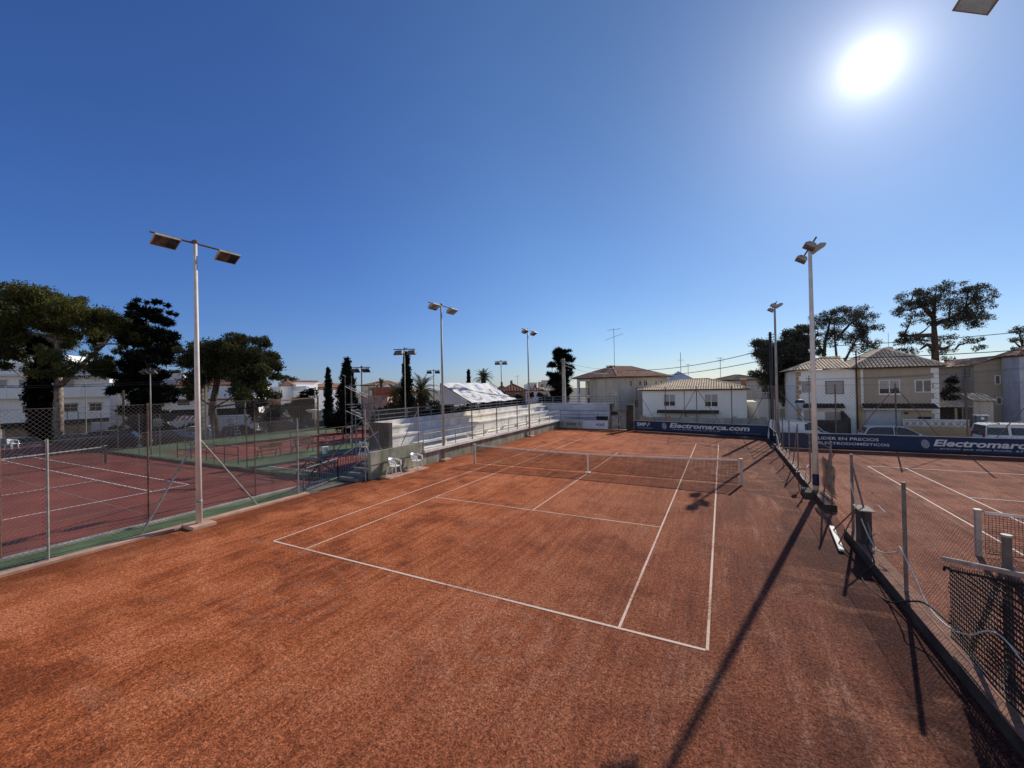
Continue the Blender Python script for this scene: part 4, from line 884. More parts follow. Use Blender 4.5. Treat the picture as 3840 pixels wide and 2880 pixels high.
# picnic bench, umpire chair, benches
t = thing('picnic_table', 'dark picnic table on the green ground behind the wire fence', 'table', (-12.9,-5.4,0))
MB().box(-13.5,-5.6,.68,-12.0,-4.9,.73).build('table_top', POLE_BLACK, t)
for y in (-5.95,-4.6): MB().box(-13.5,y,.42,-12.0,y+.24,.46).build('bench', POLE_BLACK, t)
for x in (-13.25,-12.25):
    MB().bar((x,-5.85,0),(x,-5.1,.68),.05).bar((x,-4.45,0),(x,-5.3,.68),.05).bar((x,-5.85,.40),(x,-4.45,.40),.05).build('trestle', POLE_BLACK, t)
def umpire(label, x, y, rz, h=1.9):
    t = thing('umpire_chair', label, 'umpire chair', (x,y,0), rz)
    for sx in (-1,1):
        for sy in (-1,1): MB().tube([(sx*.45,sy*.55,0),(sx*.22,sy*.2,h*.72)], .022, 5).build('leg', BLUE_STEEL, t, local=True)
    MB().box(-.26,-.24,h*.72,.26,.24,h*.75).build('seat', POLE_BLACK, t, local=True)
    MB().box(-.26,-.26,h*.8,.26,-.22,h*1.02).build('backrest', POLE_BLACK, t, local=True)
    MB().box(-.42,.1,h*.86,.42,.34,h*.88).build('tray', BLUE_STEEL, t, local=True)
    b = MB()
    for k in range(5): b.bar((-.4+.03*k,.5-.06*k,.28*(k+1)),(.4-.03*k,.5-.06*k,.28*(k+1)),.03)
    b.build('rungs', BLUE_STEEL, t, local=True)
umpire('thin legged umpire chair on the far green ground below the big pine', -32.4, 1.5, rad(-60))
def bench(label, x, y, rz):
    t = thing('bench', label, 'bench', (x,y,0), rz)
    MB().box(-.75,-.2,.43,.75,.2,.47).build('seat', RUSTY, t, local=True)
    MB().box(-.75,-.24,.62,.75,-.20,.92).build('backrest', RUSTY, t, local=True)
    for x_ in (-.6,.6): MB().bar((x_,-.32,0),(x_,-.18,.95),.05).bar((x_,.28,0),(x_,.12,.43),.05).build('leg', RUSTY, t, local=True)
bench('rusty bench on the green strip between the two courts, nearer the fence', -20.2, -2.9, rad(90))
bench('rusty bench on the green strip between the two courts, farther one', -20.0, -.7, rad(90))
# scaffold stair tower
t = thing('scaffold_stair', 'tall scaffold stair with white sloping handrails behind the steps', 'scaffold', (-14.2,-1.2,0))
cr = V(.888,.459,0)
base = V(-14.55,-1.65,0)
def SP(a, d_, z): return base + cr*a + V(-.459,.888,0)*d_ + V(0,0,z)
for a, d_, h in ((0,0,5.1),(.35,.0,4.6),(0,1.0,5.1),(1.45,0,4.5),(1.45,1.0,4.6)): MB().tube([SP(a,d_,0),SP(a,d_,h)], .025, 6).build('upright', GALV_DARK, t)
for z in (4.48,3.3,1.9): MB().tube([SP(0,0,z),SP(1.45,0,z)], .022, 6).tube([SP(0,1,z),SP(1.45,1,z)], .022, 6).tube([SP(0,0,z),SP(0,1,z)], .022, 6).build('ledger', BLUE_STEEL, t)
for a0,z0,a1,z1,m_ in ((0,4.42,1.35,3.72,PLANK),(.25,4.4,1.4,3.85,PLANK),(0,2.95,1.3,2.35,PLANK),(.35,2.98,.95,2.7,PLANK),(0,2.0,1.45,3.2,GALV_DARK),(.3,3.3,1.45,4.2,GALV_DARK)): MB().bar(SP(a0,-.03,z0),SP(a1,-.03,z1),.035 if m_ is PLANK else .02).build('handrail', m_, t)
b = MB()
for k in range(9): b.bar(SP(.1+.14*k,0,3.3-.17*k),SP(.1+.14*k,1,3.3-.17*k),.16,.03)
b.build('treads', GALV_DARK, t)

# ------------------------------------------------------------------ vehicles
def car(label, x, y, z, rz, paint, kind='hatch', group=None):
    cargo = kind == 'cargo'; kind = 'van' if cargo else kind
    t = thing('parked_van' if kind == 'van' else 'parked_car', label, 'van' if kind == 'van' else 'car', (x,y,z), rz, group)
    if kind == 'saloon': L,W,H=4.5,1.78,1.43; low=[(-2.22,.32),(-2.25,.72),(-2.15,.95),(-1.45,1.0),(.75,.96),(1.65,.84),(2.1,.70),(2.24,.5),(2.2,.26),(-2.1,.24)]; gh_=[(-1.65,.985),(-.95,1.36),(-.5,1.41),(.05,1.40),(.35,1.33),(1.0,.95)]
    elif kind == 'van': L,W,H=4.4,1.83,1.82; low=[(-2.15,.35),(-2.2,.7),(-2.16,1.12),(.9,1.10),(1.55,1.0),(2.05,.80),(2.18,.55),(2.12,.28),(-2.1,.28)]; gh_=[(-2.15,1.11),(-2.05,1.72),(-1.9,1.80),(.2,1.82),(.55,1.72),(1.25,1.05)]
    else: L,W,H=4.2,1.78,1.5; low=[(-2.05,.34),(-2.1,.75),(-2.02,1.0),(.7,.98),(1.5,.88),(1.95,.72),(2.08,.5),(2.02,.26),(-1.98,.24)]; gh_=[(-2.0,.99),(-1.75,1.38),(-1.4,1.47),(-.1,1.49),(.3,1.42),(1.0,.96)]
    def loft(b, poly, rows):
        n = len(poly); cx = sum(p[0] for p in poly)/n; cz = sum(p[1] for p in poly)/n; vs = []; fs = []
        for yy, s_ in rows:
            for px, pz in poly: vs.append((cx+(px-cx)*s_, yy(px,pz) if callable(yy) else yy, cz+(pz-cz)*s_))
        for r_ in range(len(rows)-1):
            for k in range(n): fs.append((r_*n+k, r_*n+(k+1)%n, (r_+1)*n+(k+1)%n, (r_+1)*n+k))
        fs += [tuple(range(n-1,-1,-1)), tuple((len(rows)-1)*n+k for k in range(n))]
        return b.add(vs, fs)
    h = W/2
    body = loft(MB(), low, [(-h,.93),(-h+.05,.985),(-h+.16,1),(h-.16,1),(h-.05,.985),(h,.93)]).build('body', paint, t, smooth=False, local=True, bevel=.02)
    zb = gh_[0][1]; zt_ = max(p[1] for p in gh_)
    def ty(sg, k): return lambda px, pz: sg*(h-.07-k-(pz-zb)/(zt_-zb)*.17)
    loft(MB(), gh_, [(ty(-1,0),1),(ty(1,0),1)]).build('windows', CAR_GLASS, t, local=True)
    # roof skin and pillars
    b = MB(); top = gh_[1:5]; n = len(top)
    vs = [(px, sg*(h-.065-(pz-zb)/(zt_-zb)*.17), pz+o_) for o_ in (.006,.03) for sg in (-1,1) for px, pz in top]
    b.add(vs, [(k,k+1,n+k+1,n+k) for k in range(n-1)] + [(2*n+k,3*n+k,3*n+k+1,2*n+k+1) for k in range(n-1)] + [(k,2*n+k,2*n+k+1,k+1) for k in range(n-1)] + [(n+k,n+k+1,3*n+k+1,3*n+k) for k in range(n-1)])
    for sg in (-1,1):
        def sd(px,pz): return (px, sg*(h-.062-(pz-zb)/(zt_-zb)*.17), pz)
        b.bar(sd(*gh_[0]),sd(*gh_[1]),.09,.03); b.bar(sd(*gh_[5]),sd(*gh_[4]),.06,.03)
        for xm in ((-.45,) if kind != 'van' else (-1.1,.0)): b.bar(sd(xm,zb),sd(xm,zt_-.03),.03,.07 if kind != 'van' else .12)
        if kind == 'van': b.bar(sd(-2.08,zb+.03),sd(.9,zb+.03),.03,.12); b.bar(sd(-2.0,zt_-.1),sd(.3,zt_-.1),.03,.16)
    if cargo:
        for sg in (-1,1): b.add([sd_ for sd_ in [(px, sg*(h-.05-(pz-zb)/(zt_-zb)*.17), pz) for px,pz in ((-2.1,zb),(.05,zb),(.05,zt_-.03),(-2.0,zt_-.08))]], [(0,1,2,3)])
    b.build('roof', paint, t, local=True)
    for sx in (-.30*L, .30*L):
        for sg in (-1,1):
            w = MB(); r_ = .31; prof = [(.2,-.1),(r_-.03,-.1),(r_,-.06),(r_,.06),(r_-.03,.1),(.2,.1)]
            vs = []; fs = []; N = 18
            for rr, yy in prof:
                for k in range(N): vs.append((sx+rr*math.cos(2*math.pi*k/N), sg*(h-.09)+yy, r_+rr*math.sin(2*math.pi*k/N)))
            fs = [(i*N+k, i*N+(k+1)%N, (i+1)*N+(k+1)%N, (i+1)*N+k) for i in range(len(prof)-1) for k in range(N)] + [tuple(range(N)), tuple(5*N+k for k in range(N))]
            wo = w.add(vs, fs).build('wheel', TYRE, t, local=True)
            b = MB(); yy = sg*(h+.013)
            b.add([(sx+.19*math.cos(2*math.pi*k/12), yy, r_+.19*math.sin(2*math.pi*k/12)) for k in range(12)]+[(sx,yy+sg*.012,r_)], [(k,(k+1)%12,12) for k in range(12)]); b.build('rim', RIM, wo, local=True)
    for sg in (-1,1):
        MB().box(L/2-.22, sg*(h-.42)-.17, .62, L/2-.10, sg*(h-.42)+.17, .76).build('headlight', CAR_LIGHT, t, local=True, bevel=.03)
        MB().box(-L/2+.02, sg*(h-.24)-.09, .75, -L/2+.12, sg*(h-.24)+.09, .98 if kind != 'van' else 1.3).build('tail_light', CAR_TAIL, t, local=True)
        MB().box(.72, sg*(h+.06)-.07, .98, .86, sg*(h+.06)+.07, 1.12).build('wing_mirror', paint, t, local=True, bevel=.02)
    if kind == 'van':
        for xx in (-1.5,-.1): MB().bar((xx,-h+.2,1.90),(xx,h-.2,1.90),.05,.04).bar((xx,-h+.24,1.83),(xx,-h+.24,1.9),.04).bar((xx,h-.24,1.83),(xx,h-.24,1.9),.04).build('roof_bar', GALV_DARK, t, local=True)
    return t
car('white cargo van with blind sides behind the banded floodlight and navy banner', 10.9, 17.2, -.52, 0, CAR_WHITE, 'cargo')
car('white hatchback with bright sun glare on its roof in front of the tan house', 16.35, 17.6, -.52, 0, CAR_WHITE, 'hatch')
car('white van with large side windows at the right edge behind the banner', 22.15, 17.2, -.52, 0, CAR_WHITE, 'van')
car('dark blue estate car at far left behind the court fence and white chair', -47.8, -7.2, -.82, rad(28), CAR_BLUE, 'hatch')
car('dark car half hidden behind the ivy covered pine trunk', -46.2, -3.6, -.82, rad(40), CAR_GREY, 'hatch')
car('large black people carrier parked left of the black spruce', -42.5, -2.4, -.82, rad(58), CAR_BLACK, 'van')
car('black saloon with a bright windscreen glint right of the spruce', -41.6, 1.2, -.82, rad(35), CAR_BLACK, 'saloon')
car('long black car parked behind the umpire chair', -39.9, 6.6, -.82, rad(60), CAR_BLACK, 'hatch')
car('black car under the rounded dark bush', -39.6, 11.4, -.82, rad(65), CAR_BLACK, 'hatch')
car('dark low car right of the rounded bush on the far street', -40.4, 15.2, -.82, rad(65), CAR_GREY, 'saloon')
car('white car behind the lattice pole at the pine trunk', -43.2, 4.6, -.82, rad(40), CAR_WHITE, 'hatch')
car('black car below the wide cypress on the far street', -38.2, 20.5, -.82, rad(70), CAR_BLACK, 'hatch')
# ------------------------------------------------------------------ houses
# low white house behind the main banner
t = house_root('low white house with pale barrel tile roof and corrugated awning behind the navy banner', (-1.95,27), (7.93,27))
W_ = 9.85
box_part(t, 'wall', WALL_WHITE, 0,0,.9,W_,8.5,4.05)
box_part(t, 'plinth', STONE, -.02,-.02,0,W_+.02,8.52,.898)
win(t, 2.15,2.30,1.2,1.28,0,'half',sill=True); win(t, 6.1,2.25,1.25,1.32,0,'half',sill=True)
win(t, 1.4,2.45,.75,1.1,W_,'pane',axis='y')
for x0,x1,z1,m_,n_ in ((1.6,2.3,.86,SHUTTER,'door'),(3.0,4.2,.87,WALL_GREY,'door'),(4.9,5.4,.86,GLASS,'door'),(6.6,7.4,.8,SHUTTER,'door')): box_part(t, n_, m_, x0,-.06,.0,x1,-.022,z1)
b = MB(); n = 70; a0, a1 = 1.55, 7.4
vs = []
for k in range(n+1):
    x = a0+(a1-a0)*k/n; dz = .045*math.cos(k*math.pi)
    vs += [(x,-.02,1.92+dz),(x,-.95,1.62+dz)]
b.add(vs, [(2*k,2*k+1,2*k+3,2*k+2) for k in range(n)]); b.build('awning', WOOD_DARK, t, local=True)
hip_roof(t, 0,0,W_,8.5,4.06,5.12,TILE_PALE,.42,.235,rise=.06,frac=3.9)
MB().tube([(4.2,-.05,1.3),(4.2,-.05,4.0)],.035,6).build('downpipe', POLE_GREY, t, local=True)
b = MB().tube([(4.35,-.06,1.55),(4.35,-.16,1.2),(4.75,-.16,1.1)],.06,6); b.build('flue', GALV, t, local=True)
ch = box_part(t, 'chimney', WALL_BRICK, 9.55,4.2,3.9,10.05,4.8,5.0); box_part(ch, 'chimney_cap', TRIM, 9.48,4.12,5.003,10.12,4.88,5.08)
t = thing('garden_wall', 'pale rough stone garden wall just behind the navy banner', 'wall', (5,23,-.5))
MB().box(-1.6,22.4,-.5,9.2,22.65,.98).build('wall', CONC, t)
for x in (-1.4,.9,3.4,6.5,8.7): MB().box(x,22.36,-.5,x+.42,22.69,1.12).build('pier', CONC_SALMON if x<3 else CONC, t)

# grey two storey house behind it
t = house_root('grey weathered two storey house with brown hipped tile roof and balcony', (-11.2,34.55), (-5.63,31.46))
Lf = math.hypot(5.57,3.09)
box_part(t, 'wall', WALL_GREY, 1.55,0,0,Lf,10.0,5.62)
box_part(t, 'recess_wall', WALL_CREAM, -.9,1.6,0,1.545,10.0,5.62)
box_part(t, 'balcony_slab', TRIM, -.9,0,3.2,1.545,1.59,3.38); box_part(t, 'beam', TRIM, -.9,0,5.25,1.545,1.59,5.6)
box_part(t, 'column', TRIM, -.9,.0,3.39,-.6,.28,5.24); box_part(t, 'column', TRIM, -.9,.0,.0,-.6,.28,3.19)
box_part(t, 'opening', GLASS, -.35,1.55,3.4,1.3,1.59,5.2); box_part(t, 'opening', GLASS, -.5,1.55,1.0,1.3,1.59,2.9)
b = MB().bar((-.9,.03,4.3),(1.54,.03,4.3),.05); [b.bar((-.85+.12*k,.03,3.38),(-.85+.12*k,.03,4.3),.02) for k in range(20)]; b.build('balcony_rail', BLUE_STEEL, t, local=True)
for y,z,w,h,k in ((2.1,4.4,.55,.8,'two'),(3.9,4.5,.6,.65,'curtain'),(4.9,4.45,.7,.8,'two'),(7.2,4.5,.5,.65,'two'),(8.3,4.5,.5,.65,'curtain'),(3.0,1.7,.8,1.1,'curtain'),(6.5,1.7,.8,1.1,'shut')): win(t, y,z,w,h,Lf,k,axis='y',fm=WALL_CREAM)
hip_roof(t, -.9,0,Lf,10.0,5.66,7.15,TILE_BROWN,.5,.30,rise=.065,frac=3.6)
MB().tube([(Lf+.05,2.8,.2),(Lf+.05,2.8,5.5)],.05,6).build('downpipe', WALL_GREY, t, local=True)
ch = box_part(t, 'chimney', WALL_BRICK, 2.2,2.6,5.9,2.9,3.3,7.0); box_part(ch, 'chimney_cap', CONC, 2.1,2.5,7.2,3.0,3.4,7.28)
for a_,c_ in ((2.22,2.62),(2.78,2.62),(2.22,3.18),(2.78,3.18)): box_part(ch, 'chimney_leg', WALL_BRICK, a_,c_,7.003,a_+.1,c_+.1,7.197)

# tan and white house pair across the street on the right
t = house_root('two tone house, white left half and tan right half, with pale tile roof and quoins', (11.47,23.5), (20.5,23.5))
box_part(t, 'wall', WALL_WHITE, .0,0,.0,4.2,8,5.6)
box_part(t, 'wall', WALL_TAN, 4.203,0,.0,8.95,8,5.62)
q = MB()
for k in range(14):
    z = .05+k*.39; w = .42 if k % 2 else .26
    q.box(8.95-w,-.035,z,8.985,-.002,z+.36)
    q.box(8.952,-.002,z,8.985,w,z+.36)
q.build('quoins', TRIM, t, local=True)
q = MB()
for k in range(14): z = .05+k*.39; q.box(-.03,-.03,z,(.34 if k % 2 else .2),-.002,z+.36)
q.build('quoins', WALL_OCHRE, t, local=True)
box_part(t, 'pilaster', WALL_OCHRE, 4.0,-.05,0,4.32,-.002,5.58); box_part(t, 'pilaster', TRIM, 4.33,-.04,2.5,4.5,-.002,5.58)
win(t, .38,3.7,.78,.96,0,'shut',fm=SHUTTER); win(t, 2.02,3.55,1.22,1.1,0,'shut',fm=SHUTTER_DARK)
win(t, 5.45,3.5,1.3,1.15,0,'half',sill=True); win(t, 7.6,3.62,.98,.98,0,'curtain'); win(t, .5,1.15,.75,1.0,0,'shut',fm=SHUTTER); win(t, 1.95,1.15,1.2,.9,0,'shut',fm=SHUTTER)
MB().box(8.05,-.05,3.68,8.11,-.004,4.54).build('mullion', TRIM, t, local=True)
g_ = box_part(t, 'garage_door', GARAGE, 4.62,-.03,.0,6.75,-.003,2.22); b = MB()
for k in range(9): b.box(4.62,-.04,.2+k*.22,6.75,-.031,.215+k*.22)
b.build('slats', SHUTTER, g_, local=True)
box_part(t, 'door', GLASS, 7.75,-.04,.7,8.5,-.003,1.75)
MB().box(6.95,-.2,1.95,7.15,-.01,2.08).build('wall_lamp', POLE_BLACK, t, local=True)
for x0,x1 in ((.35,3.2),(4.35,8.75)):
    b = MB(); un = MB(); tile_face(b, [(x0,-.75,2.42),(x1,-.75,2.42),(x1,-.01,2.72),(x0,-.01,2.72)], .235, .4, .06, un)
    a_ = b.build('tiled_awning', TILE_DARK, t, local=True); un.build('awning_underside', SOFFIT, a_, local=True)
    box_part(t, 'awning_beam', TRIM, x0,-.55,2.28,x1,-.004,2.40)
hip_roof(t, 4.0,0,8.95,8,5.66,7.25,TILE_PALE,.4,.235,rise=.065,name='roof')
b = MB(); un = MB(); tile_face(b, [(-.5,-.42,5.62),(3.72,-.42,5.68),(3.72,3.6,6.75),(2.4,3.6,6.75)], .235, .42, .065, un)
tile_face(b, [(-.5,8.4,5.6),(-.5,-.42,5.6),(2.4,3.6,6.75),(2.4,4.4,6.75)], .235, .42, .065, un)
b.tube([(-.5,-.42,5.66),(2.4,3.6,6.8),(3.8,3.6,6.8)],.085,6)
r_ = b.build('roof', TILE_PALE, t, local=True); un.build('roof_underside', SOFFIT, r_, local=True)
MB().lathe([(.0,-.25),(.28,-.22),(.36,0),(.28,.25),(0,.3)], (7.8,6.0,7.35), 12).tube([(7.8,6,7.6),(7.8,6,8.9)],.02,5).build('water_tank', WALL_GREY, t, local=True)
t = thing('garden_wall', 'dark boundary wall with sloping top between the two house halves', 'wall', (13.2,21,-.4))
MB().box(11.6,21.0,-.4,14.1,21.15,1.05).box(14.1,21,-.4,14.4,21.4,1.18).build('wall', CONC_DARK, t)
MB().prism([(21.2,-.4),(23.4,-.4),(23.4,1.65),(21.2,1.15)], lambda a,c: (14.45,a,c), lambda a,c: (14.62,a,c)).build('side_wall', CONC_DARK, t)
t = thing('garden_wall', 'tan garden wall topped with a white pierced block balustrade', 'wall', (19.5,21.5,-.4))
MB().box(17.2,21.5,-.4,21.4,21.7,.62).build('wall', WALL_OCHRE, t)
b = MB().box(17.75,21.56,.622,21.3,21.64,1.13); pb = b.build('balustrade', CONC, t)
for k in range(9):
    x = 17.78+k*.39; b = MB()
    for s_ in (0,1): b.tube([(x+.02+.36*i/8, 21.545, .875+(.2 if s_ else -.2)*math.sin(math.pi*i/8)*(1)) for i in range(9)], .022, 5)
    b.box(x-.012,21.53,.63,x+.012,21.56,1.12); b.build('pierced_block', TRIM, pb)
MB().box(17.72,21.5,1.133,21.33,21.7,1.18).build('coping', TRIM, t)
t = thing('utility_box', 'grey utility cabinet with white cap behind the right edge van', 'cabinet', (21.9,21.4,-.4))
MB().box(21.55,21.2,-.4,22.1,21.6,1.5).build('body', BLUE_STEEL, t, bevel=.02); MB().box(21.5,21.15,1.503,22.15,21.65,1.58).build('cap', TRIM, t); MB().box(21.75,21.18,1.25,21.9,21.198,1.42).build('notice', TRIM, t)
# small sheds right of the house
t = thing('shed', 'small grey shed with scalloped pale tile roof', 'shed', (23.8,26,-.5))
MB().box(23.25,26,-.5,24.35,27.5,2.36).build('wall', WALL_GREY, t)
b = MB(); un = MB(); tile_face(b, [(23.1,25.75,2.36),(24.5,25.75,2.36),(24.5,27.6,2.85),(23.1,27.6,2.85)], .235, .4, .07, un); r_ = b.build('roof', TILE_PALE, t); un.build('roof_underside', SOFFIT, r_)
t = thing('porch', 'low porch with pale tile edge beside the tan house', 'porch', (22,26,-.5))
MB().box(21.2,27.6,-.5,23.2,28.4,1.9).build('wall', POLE_BLACK, t)
b = MB(); un = MB(); tile_face(b, [(21.0,25.9,1.86),(23.2,25.9,1.86),(23.2,27.6,2.25),(21.0,27.6,2.25)], .235, .4, .07, un); r_ = b.build('roof', TILE_PALE, t); un.build('roof_underside', SOFFIT, r_)
for x in (21.1,22.2): MB().box(x,26.0,-.5,x+.14,26.14,1.8).build('post', WALL_OCHRE, t)
def plain_house(label, A, B, depth, zb, zt, wm, wins=(), roof=None, rz_=None, tile=TILE_BROWN, over=.3, tw=.34, parts=None, name='house', cat='house', group=None):
    t = house_root(label, A, B, zb, cat, name, group); L = math.hypot(B[0]-A[0], B[1]-A[1])
    box_part(t, 'wall', wm, 0,0,0,L,depth,zt-zb)
    for wq in wins: win(t, *wq[:4], 0, *(wq[4:] or ('curtain',)))
    if roof: hip_roof(t, 0,0,L,depth,zt-zb+.03,roof-zb,tile,over,tw,rise=.06,faces='flr',course=.55)
    else:
        b = MB().box(-.08,-.08,zt-zb+.003,L+.08,.14,zt-zb+.30); b.build('parapet', wm, t, local=True)
    return t, L
t, L = plain_house('tan gabled house with two small windows at far right', (25.7,32), (27.5,32), 9, -.5, 5.3, WALL_TAN, [(1.25,4.05,.36,.8,'curtain'),(1.3,2.3,.36,.65,'curtain')])
b = MB(); b.prism([(-.1,5.8),(1.9,6.45),(4.6,5.8)], lambda a,c: (a,.0,c), lambda a,c: (a,9,c)); b.build('gable', WALL_TAN, t, local=True)
b = MB(); un = MB(); tile_face(b, [(-.5,9.2,5.72),(-.5,-.3,5.72),(1.9,-.3,6.55),(1.9,9.2,6.55)], .3, .5, .06, un); tile_face(b, [(5.,-.3,5.7),(5.,9.2,5.7),(1.9,9.2,6.55),(1.9,-.3,6.55)], .3, .5, .06, un)
r_ = b.build('roof', TILE_BROWN, t, local=True); un.build('roof_underside', SOFFIT, r_, local=True)
t, L = plain_house('blue grey rendered house filling the right edge of the picture', (27.3,29.4), (33.6,29.4), 2.4, -.5, 5.9, CONC_SHADE, [(1.3,4.6,.5,1.2,'curtain'),(2.6,3.2,.9,1.2,'shut')], 6.75)
MB().tube([(.62,-.08,.4),(.62,-.08,5.2)],.05,6).tube([(.95,-.08,2.8),(.95,-.08,5.9)],.035,6).build('downpipe', POLE_GREY, t, local=True)
t, L = plain_house('cream two storey house with four dark shutters behind the tan house', (27.2,45), (31.5,45), 8, -.5, 4.95, WALL_CREAM, [(2.2,3.9,.45,.95,'dark'),(3.0,3.9,.5,.95,'dark'),(2.2,2.35,.45,.8,'dark'),(.6,3.9,.4,.9,'dark')], 5.9)
box_part(t, 'chimney', WALL_WHITE, 2.4,3,6.0-.2,2.8,3.4,6.9)
t, L = plain_house('pale terrace house with white roof railing between the low white house and the tan house', (9.0,30), (14.6,33), 5, -.5, 2.1, WALL_BRIGHT, [(2.2,.9,.8,1.0,'shut'),(3.7,.9,.8,1.0,'curtain')])
b = MB()
for k in range(34): b.box(.1+.18*k,.04,2.95,.16+.18*k,.08,3.55)
b.box(0,.03,3.55,6.2,.09,3.62); b.build('roof_railing', TRIM, t, local=True)
t, L = plain_house('brown roofed house peeping over the low white house', (6.9,49), (11.5,51.4), 6, -.5, 4.5, WALL_GREY, (), 5.3, tile=TILE_DARK)
box_part(t, 'chimney', WALL_BRICK, 4.4,1.5,4.9,4.8,1.9,6.1)
# glass pyramid dome
t = thing('glass_pyramid', 'pale steel and glass pyramid roof between the grey house and the low white house', 'roof lantern', (-.3,56.5,-.5))
MB().box(-3.2,55.2,-.5,2.6,60,4.7).build('base', WALL_BRIGHT, t)
c0 = [(-2.6,55.4),(2.0,57.6),(.9,61.5),(-3.6,59.4)]; ap = V(-.95,58.0,6.35); b = MB(); gl = MB()
for i in range(4):
    a_, c_ = V(*c0[i],4.72), V(*c0[(i+1)%4],4.72); b.tube([a_,ap],.06,5).tube([a_,c_],.06,5); gl.face([a_,c_,ap])
    for f_ in (.25,.5,.75): b.tube([a_.lerp(c_,f_), ap.lerp(a_.lerp(c_,f_), .05)],.035,5)
    for f_ in (.35,.68): b.tube([a_.lerp(ap,f_), c_.lerp(ap,f_)],.035,5)
b.build('frame', POLE_WHITE, t); gl.build('glazing', GLASS_BLUE, t)

# ---- left side houses
A, B = (-84.0,-5.25), (-73.3,6.7); off = 4.5
t = house_root('long white apartment block with first floor balcony, behind the ivy clad pine', A, B, -.8, 'apartment block', 'apartment_building'); L = math.hypot(10.7,11.95)
box_part(t, 'wall', WALL_WHITE, 0,0,0,L,10,8.2)
box_part(t, 'roof_slab', TRIM, -.2,-.75,7.85,L+.1,10,8.15); box_part(t, 'roof_parapet', WALL_WHITE, 0,-.1,8.153,L,.2,9.6)
box_part(t, 'penthouse', WALL_WHITE, 4.0,2.2,8.2,10.5,8,10.9)
box_part(t, 'balcony_slab', TRIM, 0,-.95,4.72,L,-.002,4.86); box_part(t, 'balcony_front', WALL_WHITE, 0,-.95,4.863,L,-.85,6.22)
for x in (5.6,13.2,15.9): box_part(t, 'divider', WALL_BRIGHT, x,-.98,4.87,x+.12,-.003,6.5)
for x,w in ((4.2,1.1),(6.4,1.4),(11.1,1.1),(.8,1.3)): win(t, x,5.0,w,2.4,0,'shut')
for x,w in ((6.75,1.55),(11.05,1.45),(13.8,1.35),(2.5,1.4)):
    f_ = win(t, x,2.75,w,1.15,0,'two',fm=SHUTTER)
    b = MB(); n = 12
    for k in range(n): b.add([(x+w*k/n,-.01,4.0),(x+w*(k+1)/n,-.01,4.0),(x+w*(k+1)/n,-.4,3.78),(x+w*k/n,-.4,3.78)], [(0,1,2,3)]) if k % 2 else None
    b.build('striped_awning', WALL_BRIGHT, t, local=True); b = MB()
    for k in range(n): b.add([(x+w*k/n,-.012,4.0),(x+w*(k+1)/n,-.012,4.0),(x+w*(k+1)/n,-.4,3.775),(x+w*k/n,-.4,3.775)], [(0,1,2,3)]) if k % 2 == 0 else None
    b.build('striped_awning', NAVY_DARK, t, local=True)
b = MB()
for k in range(22): b.box(9.5+.2*k,-1.0,7.45,9.6+.2*k,-.96,7.8)
b.build('awning_fringe', POLE_BLACK, t, local=True)
MB().box(9.4,-1.0,7.8,13.9,-.1,7.84).build('roof_awning', SHUTTER, t, local=True)
t = thing('garden_wall', 'dark hedge topped wall along the far street in front of the white apartment block', 'wall', (-63,-2,-.7))
MB().box(-63.0,-14,-.7,-62.75,3.2,.9).build('wall', CONC_DARK, t); MB().box(-63.1,-14,.903,-62.65,3.2,1.35).build('hedge_top', IVY, t)
t = thing('garden_wall', 'corrugated grey fence panels at far left behind the blue car', 'wall', (-62.5,-10,-.7))
b = MB(); vs = []
for k in range(50): vs += [(-62.5+.06*(k%2),-15+.2*k,-.7),(-62.5+.06*(k%2),-15+.2*k,.75)]
b.add(vs, [(2*k,2*k+1,2*k+3,2*k+2) for k in range(49)]).build('panels', CONC, t)
t, L = plain_house('bright white stepped house with blue balcony just right of the apartment block', (-72.6,8.2), (-67.8,13.4), 8, -.8, 7.0, WALL_BRIGHT, [(2.5,5.2,1.4,1.2,'shut'),(4.4,3.4,1.2,1.2,'curtain')])
box_part(t, 'balcony', GLASS_BLUE, 1.2,-1.0,3.6,6.5,-.9,4.6); box_part(t, 'balcony_slab', TRIM, 1.0,-1.0,3.3,7,-.003,3.597); box_part(t, 'terrace', WALL_BRIGHT, 1.0,-.9,6.2,5.0,-.004,7.2)
t, L = plain_house('white villa with red tile roof, porch and bright sunlit wall behind the big pine', (-66.43,11.34), (-59.11,19.63), 9, -.8, 5.35, WALL_BRIGHT, [(.9,4.9,.9,1.0,'pane'),(.6,3.2,1.6,1.0,'pane'),(8.2,3.3,.35,.7,'pane'),(9.4,2.8,.75,1.15,'pane')], 6.9, tile=TILE_RED)
box_part(t, 'upper_floor', WALL_BRIGHT, 5.4,1.5,6.2,9.4,7,7.2); win(t, 7.1,5.25,.9,.6,0,'pane')
box_part(t, 'porch_wall', WALL_BRIGHT, 5.9,-2.6,0,10.9,-.1,3.9); box_part(t, 'porch_roof', TILE_RED, 4.2,-3.0,3.903,11.0,-.05,4.12); box_part(t, 'porch_edge', TRIM, 4.1,-3.1,4.123,11.1,-.05,4.3)
box_part(t, 'porch_opening', GLASS, 8.5,-2.63,2.2,10.3,-2.603,3.7)
t = thing('awning', 'red and white striped low awning behind the lattice pole', 'awning', (-52,6.5,1.2))
b = MB(); b2 = MB()
for k in range(16): (b if k % 2 else b2).add([V(-53.5,5.4,1.5)+V(.24*k,.15*k,0), V(-53.5,5.4,1.5)+V(.24*(k+1),.15*(k+1),0), V(-53.1,4.8,1.0)+V(.24*(k+1),.15*(k+1),0), V(-53.1,4.8,1.0)+V(.24*k,.15*k,0)], [(0,1,2,3)])
b.build('red_stripes', mat('awning_red', (.45,.08,.05), .8), t); b2.build('white_stripes', TRIM, t)
